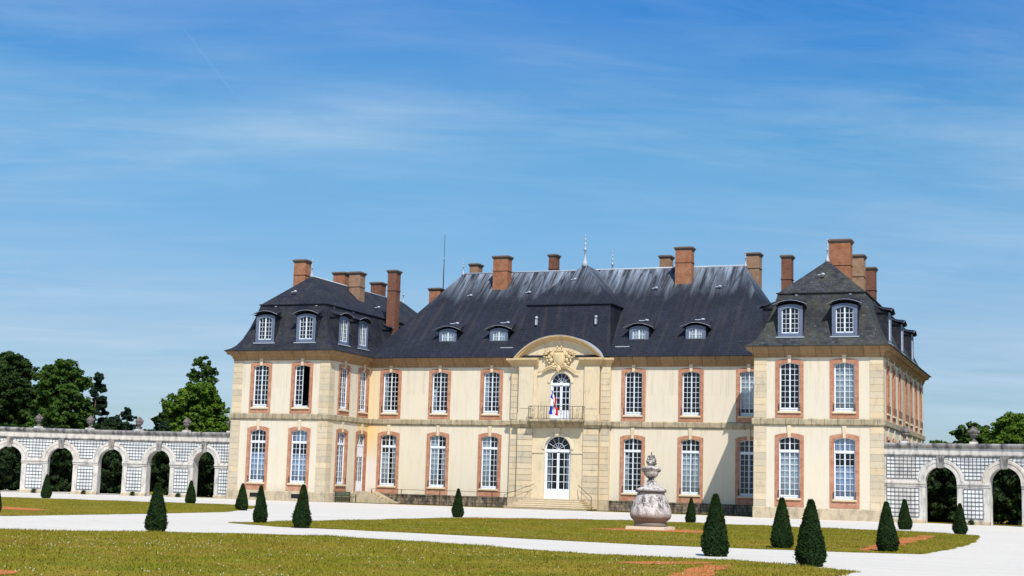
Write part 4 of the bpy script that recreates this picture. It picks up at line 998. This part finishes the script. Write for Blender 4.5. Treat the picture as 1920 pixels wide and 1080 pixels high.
def trellis(mp, T, a, b, z0, z1, arches):
    g = .265; nx = max(2, round((b - a) / g)); nz = max(2, round((z1 - z0) / g)); t = .019
    mb = MB(); bb = MB()
    def ok(s, z): return all((s - c) ** 2 + (z - 2.80) ** 2 > 1.56 ** 2 and abs(s - c) > .30 for c in (arches or []))
    S_ = [a + (b - a) * i / nx for i in range(nx + 1)]; Z_ = [z0 + (z1 - z0) * j / nz for j in range(nz + 1)]
    sub = 6
    def runs(vals, test):
        out = []; st = None
        for v in vals:
            if test(v):
                if st is None: st = v
                en = v
            elif st is not None:
                out.append((st, en)); st = None
        if st is not None: out.append((st, en))
        return out
    for s in S_:
        vals = [z0 + (z1 - z0) * k / 60 for k in range(61)]
        for u, v in runs(vals, lambda z: ok(s, z)):
            if v > u: mb.box(s - t, s + t, .024, .036, u, v, TRB, mp)
    for z in Z_:
        vals = [a + (b - a) * k / 80 for k in range(81)]
        for u, v in runs(vals, lambda s: ok(s, z)):
            if v > u: mb.box(u, v, .0345, .045, z - t * 1.1, z + t * 1.1, TRB, mp)
    # whitewashed backing
    n = 40
    for k in range(n):
        s = a + (b - a) * (k + .5) / n; zz = [z for z in [z0 + (z1 - z0) * j / 60 for j in range(61)] if ok(s, z)]
        if zz and zz[-1] > zz[0]: bb.box(a + (b - a) * k / n, a + (b - a) * (k + 1) / n, .0, .022, zz[0], zz[-1], WH, mp)
    bo = bb.build('white_panel', T); mb.build('trellis', bo)
mpL, csL = arcade(-1, 2.6, 6, 27.0, 'weathered white stone arcade wall with trellis panels left of the chateau', 2.6)
mpR, csR = arcade(1, 3.75, 4, 19.0, 'weathered white stone arcade wall with trellis panels right of the chateau', 3.75)

# stone flower-basket urns on the arcades
def urn_mesh():
    mb = MB(); mb.frustum((0, 0), .55, .55, .5, .5, 0, .14, ARC)
    mb.lathe((0, 0, .14), [(.20, 0), (.22, .04), (.10, .12), (.09, .22), (.16, .30), (.27, .42), (.31, .5), (.27, .54), (.24, .56)], URD, 14)
    fl = MB(); r = random.Random(2)
    for i in range(46):
        a = r.uniform(0, 6.28); rr = r.uniform(.05, .34); z = .76 + r.uniform(0, .3) * (1 - rr / .5) + (.1 if rr < .2 else 0)
        fl.blob((rr * math.cos(a), rr * math.sin(a), z), (.085, .085, .075), URD, 6)
    fl.lathe((0, 0, .66), [(.24, 0), (.33, .08), (.34, .16), (.26, .28), (.1, .42)], URD, 12)
    return mb.mesh('stone_urn'), fl.mesh('flower_basket')
um, uf = urn_mesh()
ul = ['stone flower urn on the left arcade, next to the pavilion corner', 'stone flower urn on the left arcade, second from the pavilion', 'stone flower urn on the left arcade, in the middle of the five', 'stone flower urn on the left arcade, before the big dark pine', 'stone flower urn on the left arcade, farthest left in view']
for i, s in enumerate((.45, 4.62, 8.85, 13.0, 17.2)):
    p = mpL(s, -.35, 5.38); u = mk('stone_urn', um, None, p, 0, ul[i], 'urn', 'stone urns along the arcade tops'); mk('flower_basket', uf, u)
for s, lb in ((1.35, 'stone flower urn on the right arcade, before the pavilion side wall'), (5.85, 'stone flower urn on the right arcade, before the round green trees')):
    p = mpR(s, -.35, 5.38); u = mk('stone_urn', um, None, p, 0, lb, 'urn', 'stone urns along the arcade tops'); mk('flower_basket', uf, u)

# big garden urn on its bulging pedestal
px_, py_ = 21.45, -48.2
t = thing('stone_pedestal', 'bulging stone pedestal streaked with black lichen in the middle lawn', 'pedestal', (px_, py_, 0))
mb = MB(); mb.frustum((0, 0), 1.72, 1.72, 1.68, 1.68, 0, .16, ST); mb.build('plinth_slab', t)
mb = MB(); mb.lathe((0, 0, .16), [(.66, 0), (.70, .03), (.70, .14), (.66, .2), (.72, .24), (.82, .32), (.875, .44), (.88, .56), (.85, .72), (.77, .95), (.68, 1.15), (.60, 1.32), (.575, 1.42), (.58, 1.47)], URN, 40, True, lambda a, z: .0, .16); mb.build('pedestal_body', t)
mb = MB(); mb.lathe((0, 0, 1.63), [(.60, 0), (.65, .03), (.66, .09), (.62, .12), (.54, .14), (.40, .22), (.30, .33), (.22, .42)], URN, 32, True, None, .12); mb.lathe((0, 0, 1.625), [(.61, -.03), (.665, .0), (.665, .05), (.6, .06)], URD, 32, True, None, .12); mb.build('pedestal_cap', t)
mb = MB(); rr = random.Random(8)   # carved garland relief
for k in range(4):
    for i in range(30):
        a = math.pi / 4 * (2 * k) - H + rr.uniform(-.5, .5); z = 1.05 + rr.uniform(-.16, .22); rad = .70 + (1.25 - z) * .28 + .01
        mb.blob((rad * math.cos(a), rad * math.sin(a), z), (.05, .05, .05), URN, 6)
mb.build('carved_garland', t)
u = thing('lidded_urn', 'tall carved stone vase crowned with stone flowers, standing on the bulging pedestal', 'urn', (px_, py_, 2.03)); u.scale = (.95, .95, .88)
mb = MB(); mb.lathe((0, 0, 0), [(.22, 0), (.23, .04), (.15, .1), (.12, .16), (.2, .22), (.30, .34), (.33, .46), (.335, .54), (.40, .62), (.43, .68), (.40, .72), (.25, .76), (.17, .8), (.15, .86)], URN, 28); mb.build('vase', u)
mb = MB()
for s in (-1, 1): mb.blob((s * .39, 0, .62), (.08, .09, .10), URN); mb.tube([(s * (.36 + .08 * math.sin(i * .6)), 0, .50 + .05 * i) for i in range(5)], .035, URN, 6)
mb.build('handle', u)
mb = MB()
for i in range(70):
    z = rr.uniform(0, .42); a = rr.uniform(0, 6.28); rad = .20 * math.sqrt(max(0.05, 1 - (z / .5) ** 2)); mb.blob((rad * math.cos(a), rad * math.sin(a), .86 + z), (.055, .055, .05), URD if i % 3 == 0 else URN, 6)
mb.lathe((0, 0, .84), [(.2, 0), (.21, .2), (.12, .4), (.03, .5), (.025, .56), (.04, .6), (.0, .64)], URN, 12); mb.build('flower_bouquet', u)

# ================================================================== YEW CONES
def leaf_cloud(P, N, size, m, name, jitter=.8, aspect=.6):
    n = len(P); A = rg.normal(0, 1, (n, 3)); A += N * .1; A /= np.linalg.norm(A, axis=1)[:, None]
    Nn = N + rg.normal(0, jitter, (n, 3)); Nn /= np.linalg.norm(Nn, axis=1)[:, None]
    T1 = np.cross(Nn, A); T1 /= np.linalg.norm(T1, axis=1)[:, None] + 1e-9; T2 = np.cross(Nn, T1)
    sz = (size * rg.uniform(.6, 1.4, n))[:, None]; T1 = T1 * sz * aspect; T2 = T2 * sz
    co = np.empty((n * 4, 3), np.float32); co[0::4] = P - T2; co[1::4] = P + T1; co[2::4] = P + T2; co[3::4] = P - T1
    me = bpy.data.meshes.new(name); me.vertices.add(n * 4); me.vertices.foreach_set('co', co.ravel()); me.loops.add(n * 4); me.loops.foreach_set('vertex_index', np.arange(n * 4, dtype=np.int32))
    me.polygons.add(n); me.polygons.foreach_set('loop_start', np.arange(0, n * 4, 4, dtype=np.int32)); me.polygons.foreach_set('loop_total', np.full(n, 4, np.int32))
    me.materials.append(m); me.update(calc_edges=True); return me
def yew_variant(seed):
    r = np.random.default_rng(seed); n = 11000
    def rad(z): return np.where(z < .16, 0.175 + .055 * np.sin(np.clip(z / .16, 0, 1) * np.pi / 2), .232 * (1 - np.clip((z - .16) / .90, 0, 1)) ** .80 + .014)
    z = r.uniform(.0, 1.03, n) ** .85; a = r.uniform(0, 2 * np.pi, n)
    bump = 1 + .05 * np.sin(3 * a + seed + z * 9) + .04 * np.sin(7 * a - z * 23 + seed) + r.normal(0, .06, n) + np.where(r.random(n) < .05, r.uniform(0, .16, n), 0) + .05 * np.sin(11 * z + 5 * np.sin(2 * a + seed)) * (z < .9)
    R = rad(z) * bump; P = np.stack([R * np.cos(a), R * np.sin(a), z], 1); N = np.stack([np.cos(a), np.sin(a), np.full(n, .45)], 1)
    return leaf_cloud(P, N, .027, YEW, 'foliage', .8, .4)
YV = [yew_variant(i) for i in range(4)]
def yew_core():
    mb = MB(); mb.lathe((0, 0, 0), [(.08, .03), (.17, .08), (.205, .17), (.16, .45), (.10, .75), (.04, .95), (.012, 1.0)], YEW, 14); return mb.mesh('inner_foliage')
YC = yew_core(); yt = MB(); yt.tube([(0, 0, -.02), (0, 0, .2)], .04, BARK, 8); YT = yt.mesh('trunk')
YEWS = [(2, 962, 1.42, 'cone clipped yew cut by the left edge of the view'), (86, 934, 1.6, 'small cone clipped yew before the second arch of the left arcade'), (292, 997, 1.5, 'large cone clipped yew standing alone on the left gravel edge of the near lawn'),
 (357, 944, 1.48, 'small cone clipped yew before the last arch beside the left pavilion'), (453, 957, 1.44, 'smallish cone clipped yew before the left corner of the left pavilion'), (488, 981, 1.46, 'cone clipped yew at the left tip of the middle lawn'),
 (565, 990, 1.55, 'cone clipped yew before the open upper window of the left pavilion'), (858, 970, 1.5, 'lone slim cone clipped yew before the left half of the main range'), (1295, 981, 1.36, 'small cone clipped yew just right of the big garden urn'),
 (1340, 1043, 1.66, 'large cone clipped yew left of the right pavilion beside the garden path'), (1466, 1029, 1.6, 'cone clipped yew before the left window of the right pavilion'), (1520, 1062, 1.6, 'nearest cone clipped yew, lowest in the view'),
 (1664, 1035, 1.56, 'cone clipped yew beside the red brick strip before the pavilion right corner'), (1697, 993, 1.62, 'small cone clipped yew before the first trellis panel of the right arcade'), (1800, 1002, 1.5, 'small cone clipped yew between the two arches on the right')]
YPOS = [(-2.95, -60.6), (-26.15, -29.03), (12.29, -70.89), (-14.68, -29.06), (-3.08, -41.49), (9.15, -59.67), (12.74, -62.79), (8.3, -38.76), (19.09, -32.29), (29.6, -70.27), (29.97, -62.99), (32.67, -73.33), (33.05, -61.9), (29.82, -28.59), (33.11, -34.83)]
for i, ((u_, v_, h, lb), (x, y)) in enumerate(zip(YEWS, YPOS)):
    h *= .955
    e_ = thing('yew_topiary', lb, 'topiary', (x, y, .0), 'cone clipped yews around the lawns', rnd.uniform(0, 6.28)); wsc = h * rnd.uniform(.84, .97) * (.92 if u_ in (858, 488) else 1.0)
    e_.scale = (wsc, wsc, h)
    e_.rotation_euler = (rnd.uniform(-.03, .03), rnd.uniform(-.03, .03), e_.rotation_euler.z)
    mk('foliage', YV[i % 4], e_); mk('inner_foliage', YC, e_); mk('trunk', YT, e_)

# ================================================================== TREES
def crown(clumps, m, dens=110, size=.16, seed=0, name='crown'):
    global rg; r = np.random.default_rng(seed); Ps, Ns = [], []
    for (cx, cy, cz, rx, ry, rz) in clumps:
        # break each clump into leafy tufts near its surface
        vol = (rx * ry * rz) ** (2 / 3); k = max(10, int(vol * 26)); 
        d = r.normal(0, 1, (k, 3)); d /= np.linalg.norm(d, axis=1)[:, None]; rad = r.uniform(.45, 1.16, k)[:, None]
        C = d * rad * np.array([rx, ry, rz]) + np.array([cx, cy, cz]); nt = int(dens * .62)
        tr = (.22 + .15 * r.random(k)) * (vol ** .5) ** .6
        q = r.normal(0, 1, (k, nt, 3)); q /= np.linalg.norm(q, axis=2)[:, :, None]
        rr_ = (r.random((k, nt, 1)) ** .4) * tr[:, None, None]
        P = C[:, None, :] + q * rr_ * np.array([1.15, 1.15, .75]); Ps.append(P.reshape(-1, 3)); Ns.append((q + np.array([0, 0, .35])).reshape(-1, 3))
    P = np.concatenate(Ps); N = np.concatenate(Ns); return leaf_cloud(P, N, size * .92, m, name, .6, .65)
def tree(x, y, h, clumps, m, lab, seed, name='broadleaf_tree', dens=90, size=.16, group=None, tr=.28):
    t = thing(name, lab, 'tree', (x, y, 0), group)
    mb = MB(); r = random.Random(seed); top = h * .8
    mb.tube([(0, 0, -.1), (r.uniform(-.1, .1), 0, h * .3), (r.uniform(-.2, .2), r.uniform(-.2, .2), h * .55), (r.uniform(-.3, .3), 0, top)], tr, BARK, 8, .05)
    for c in clumps[:9]:
        z0 = max(.6, c[2] - 1.5 - r.random()); mb.tube([(0, 0, z0), (c[0] * .5, c[1] * .5, z0 + (c[2] - z0) * .6), (c[0], c[1], c[2])], tr * .35, BARK, 5, .03)
    mb.build('trunk', t); mk('crown', crown(clumps, m, dens, size, seed), t); return t
def ball(h, w, base, seed, n=16, flat_=.8):
    r = random.Random(seed); C = []
    for i in range(n):
        z = base + (h - base) * (i + .5) / n; f = math.sin(math.pi * min(1, .18 + .82 * (z - base) / (h - base))) ** .6; a = i * 2.4 + r.uniform(-.5, .5); rr_ = w * f * r.uniform(.35, .68)
        s = w * r.uniform(.36, .52) * (.6 + .4 * f); C.append((rr_ * math.cos(a), rr_ * math.sin(a), min(z, h - s * flat_), s, s, s * flat_))
    return C
def conif(h, w, base, seed, lean=0):
    r = random.Random(seed); C = []; z = base
    while z < h - .5:
        f = (1 - (z - base) / (h - base)) ** .7; k = 3 if f > .3 else 2
        for j in range(k):
            a = r.uniform(0, 6.28); L_ = w * f * r.uniform(.45, 1.0); C.append((L_ * .7 * math.cos(a) + lean, L_ * .7 * math.sin(a), z + r.uniform(-.2, .2), max(.4, L_ * .42), max(.4, L_ * .42), .30))
        z += .75
    C.append((lean, 0, h - .5, .3, .3, .6)); return C
tree(-65.8, 12, 14.2, ball(14.2, 4.3, 1.5, 1, 20), F1, 'tall dark oak at the left edge behind the arcade', 1, size=.17)
tree(-61.5, 13.0, 10.8, ball(10.8, 3.6, 1.2, 2, 16), F1, 'lower dark oak filling the gap right of the edge oak', 2, size=.2)
tree(-56.8, 9.8, 12.9, ball(12.9, 3.6, 1.2, 3, 20), F4, 'broad mid green tree rising behind the second and third arches', 3, size=.17)
tree(-59.8, 19.3, 12.6, conif(12.6, 3.6, 1.5, 4), F3, 'dark layered pine at the right side of the big left tree group', 4, 'pine_tree', 150, .17)
tree(-60.5, 25.3, 9.2, ball(9.2, 2.1, 2.5, 5, 10), F3, 'low dark tree with sparse twiggy top behind the third urn', 5, dens=60, size=.17)
tree(-64.0, 27.0, 8.2, ball(8.2, 2.4, 1.5, 55, 12), F3, 'low dark tree left of the twiggy one in the gap', 55, dens=70, size=.17)
tree(-59.0, 30.6, 9.0, ball(9.0, 2.8, 1.5, 6, 12), F1, 'low dark bushy tree in the gap between the tree groups', 6, size=.18)
tree(-53.6, 26.0, 10.4, ball(10.4, 2.2, 1.5, 7, 12), F3, 'dark thin tree left of the bright green tree', 7, dens=60, size=.17)
tree(-46.4, 18.7, 14.4, [(0, 0, 13.6, .9, .8, .6), (.5, .2, 12.7, 1.2, 1, .55), (-.7, 0, 12.2, 1.0, .9, .45), (.4, 0, 11.6, 1.3, 1, .6), (-.3, .1, 10.8, 1.2, 1, .6), (.5, 0, 10, 1.6, 1.2, .8), (0, 0, 9, 1.8, 1.4, 1)], F4, 'slender tree poking up above the bright green tree by the pavilion', 8, dens=70, size=.16)
tree(-43.9, 14.9, 11.0, ball(11.0, 3.9, 3.0, 9, 22), F2, 'bright green rounded tree just left of the left pavilion', 9, size=.18)
tree(24.6, 47.5, 7.6, ball(7.6, 3.0, 1.0, 13, 16), F4, 'low green tree behind the right arcade, closest to the pavilion', 13, size=.18)
tree(28.2, 48.0, 9.3, ball(9.3, 3.8, 1.2, 10, 20), F4, 'rounded green tree behind the right arcade, behind the urn', 10, size=.18)
tree(33.2, 46.0, 10.2, ball(10.3, 4.6, 1.2, 11, 24), F2, 'larger bright green tree behind the right arcade at the right edge', 11, size=.18)
tree(40.5, 45.5, 10.6, ball(10.8, 4.6, 1.2, 12, 22), F4, 'green tree behind the right arcade beyond the right edge tree', 12, size=.18)
tree(-57.0, 33.0, 8.6, ball(8.6, 3.2, 1.5, 66, 14), F1, 'low dark tree right of centre in the gap between the tree groups', 66, size=.18)
# shady understorey right behind the arches
k = 0
LBL = ['dark leafy shrub seen through the leftmost arch of the left arcade', 'dark leafy shrub seen through the second arch from the left', 'dark leafy shrub seen through the middle arch of the left arcade', 'dark leafy shrub seen through the fourth arch from the left', 'dark leafy shrub seen through the arch beside the left pavilion', 'dark leafy shrub behind the arcade past the left edge']
for i in range(6):
    s = csL[::-1][i] if i < 6 else 0
    x, y, z = mpL(csL[4 - i] if i < 5 else csL[5], -9 - 2 * (i % 2), 0)
    x -= (y + 30) * .0; 
    tree(x - 3.6, y, 5.6, ball(5.4 + .5 * (i % 3), 3.0, .1, 30 + i, 14), F5, LBL[4 - i] if i < 5 else LBL[5], 30 + i, 'shrub', 80, .17, tr=.12)
for i, (s, lb) in enumerate(((3.75, 'dark leafy shrub seen through the first arch of the right arcade'), (7.93, 'dark leafy shrub seen through the arch at the right edge'), (12.1, 'dark leafy shrub behind the right arcade beyond the edge'))):
    x, y, z = mpR(s, -10, 0); tree(x - 1.0, y, 5.6, ball(5.6, 3.4, .1, 60 + i, 16), F5, lb, 60 + i, 'shrub', 80, .17, tr=.12)
# woodland mass closing the view under the trees
W_ = []
r = random.Random(77)
for i in range(46): W_.append((-85 + 62 * i / 45 + r.uniform(-1, 1), 24 + r.uniform(-3, 6) + 8 * i / 45, r.uniform(1.6, 3.6), r.uniform(2.2, 3.4), 2.2, r.uniform(1.8, 3.0)))
for i in range(34): W_.append((24 + 40 * i / 33 + r.uniform(-1, 1), 34 + r.uniform(-5, 4), r.uniform(1.4, 3.2), r.uniform(2, 3), 2, r.uniform(1.6, 2.7)))
mk('woodland', crown(W_, F5, 46, .3, 99, 'woodland'), None, kind='stuff', label='dark woodland undergrowth closing the view behind both arcades')
# weeds at the pier feet
wm = leaf_cloud(*(lambda d: (d * np.array([.16, .12, .16]) + np.array([0, 0, .18]), d))(rg.normal(0, .6, (260, 3))), .05, F5, 'weed_clump', .8)
for s, lb in ((4.7, 'small dark weed at the foot of the pier next to the last left arch'), (8.8, 'small dark weed at the foot of the middle left pier'), (13.0, 'small dark weed at the foot of the pier right of the second arch'), (17.1, 'small dark weed at the foot of the leftmost full pier')):
    mk('weed', wm, None, mpL(s, .35, 0), 0, lb, 'plant', 'weeds at the arcade piers')
mk('weed', wm, None, mpR(5.75, .35, 0), 0, 'small dark weed at the foot of the right arcade pier', 'plant', 'weeds at the arcade piers')
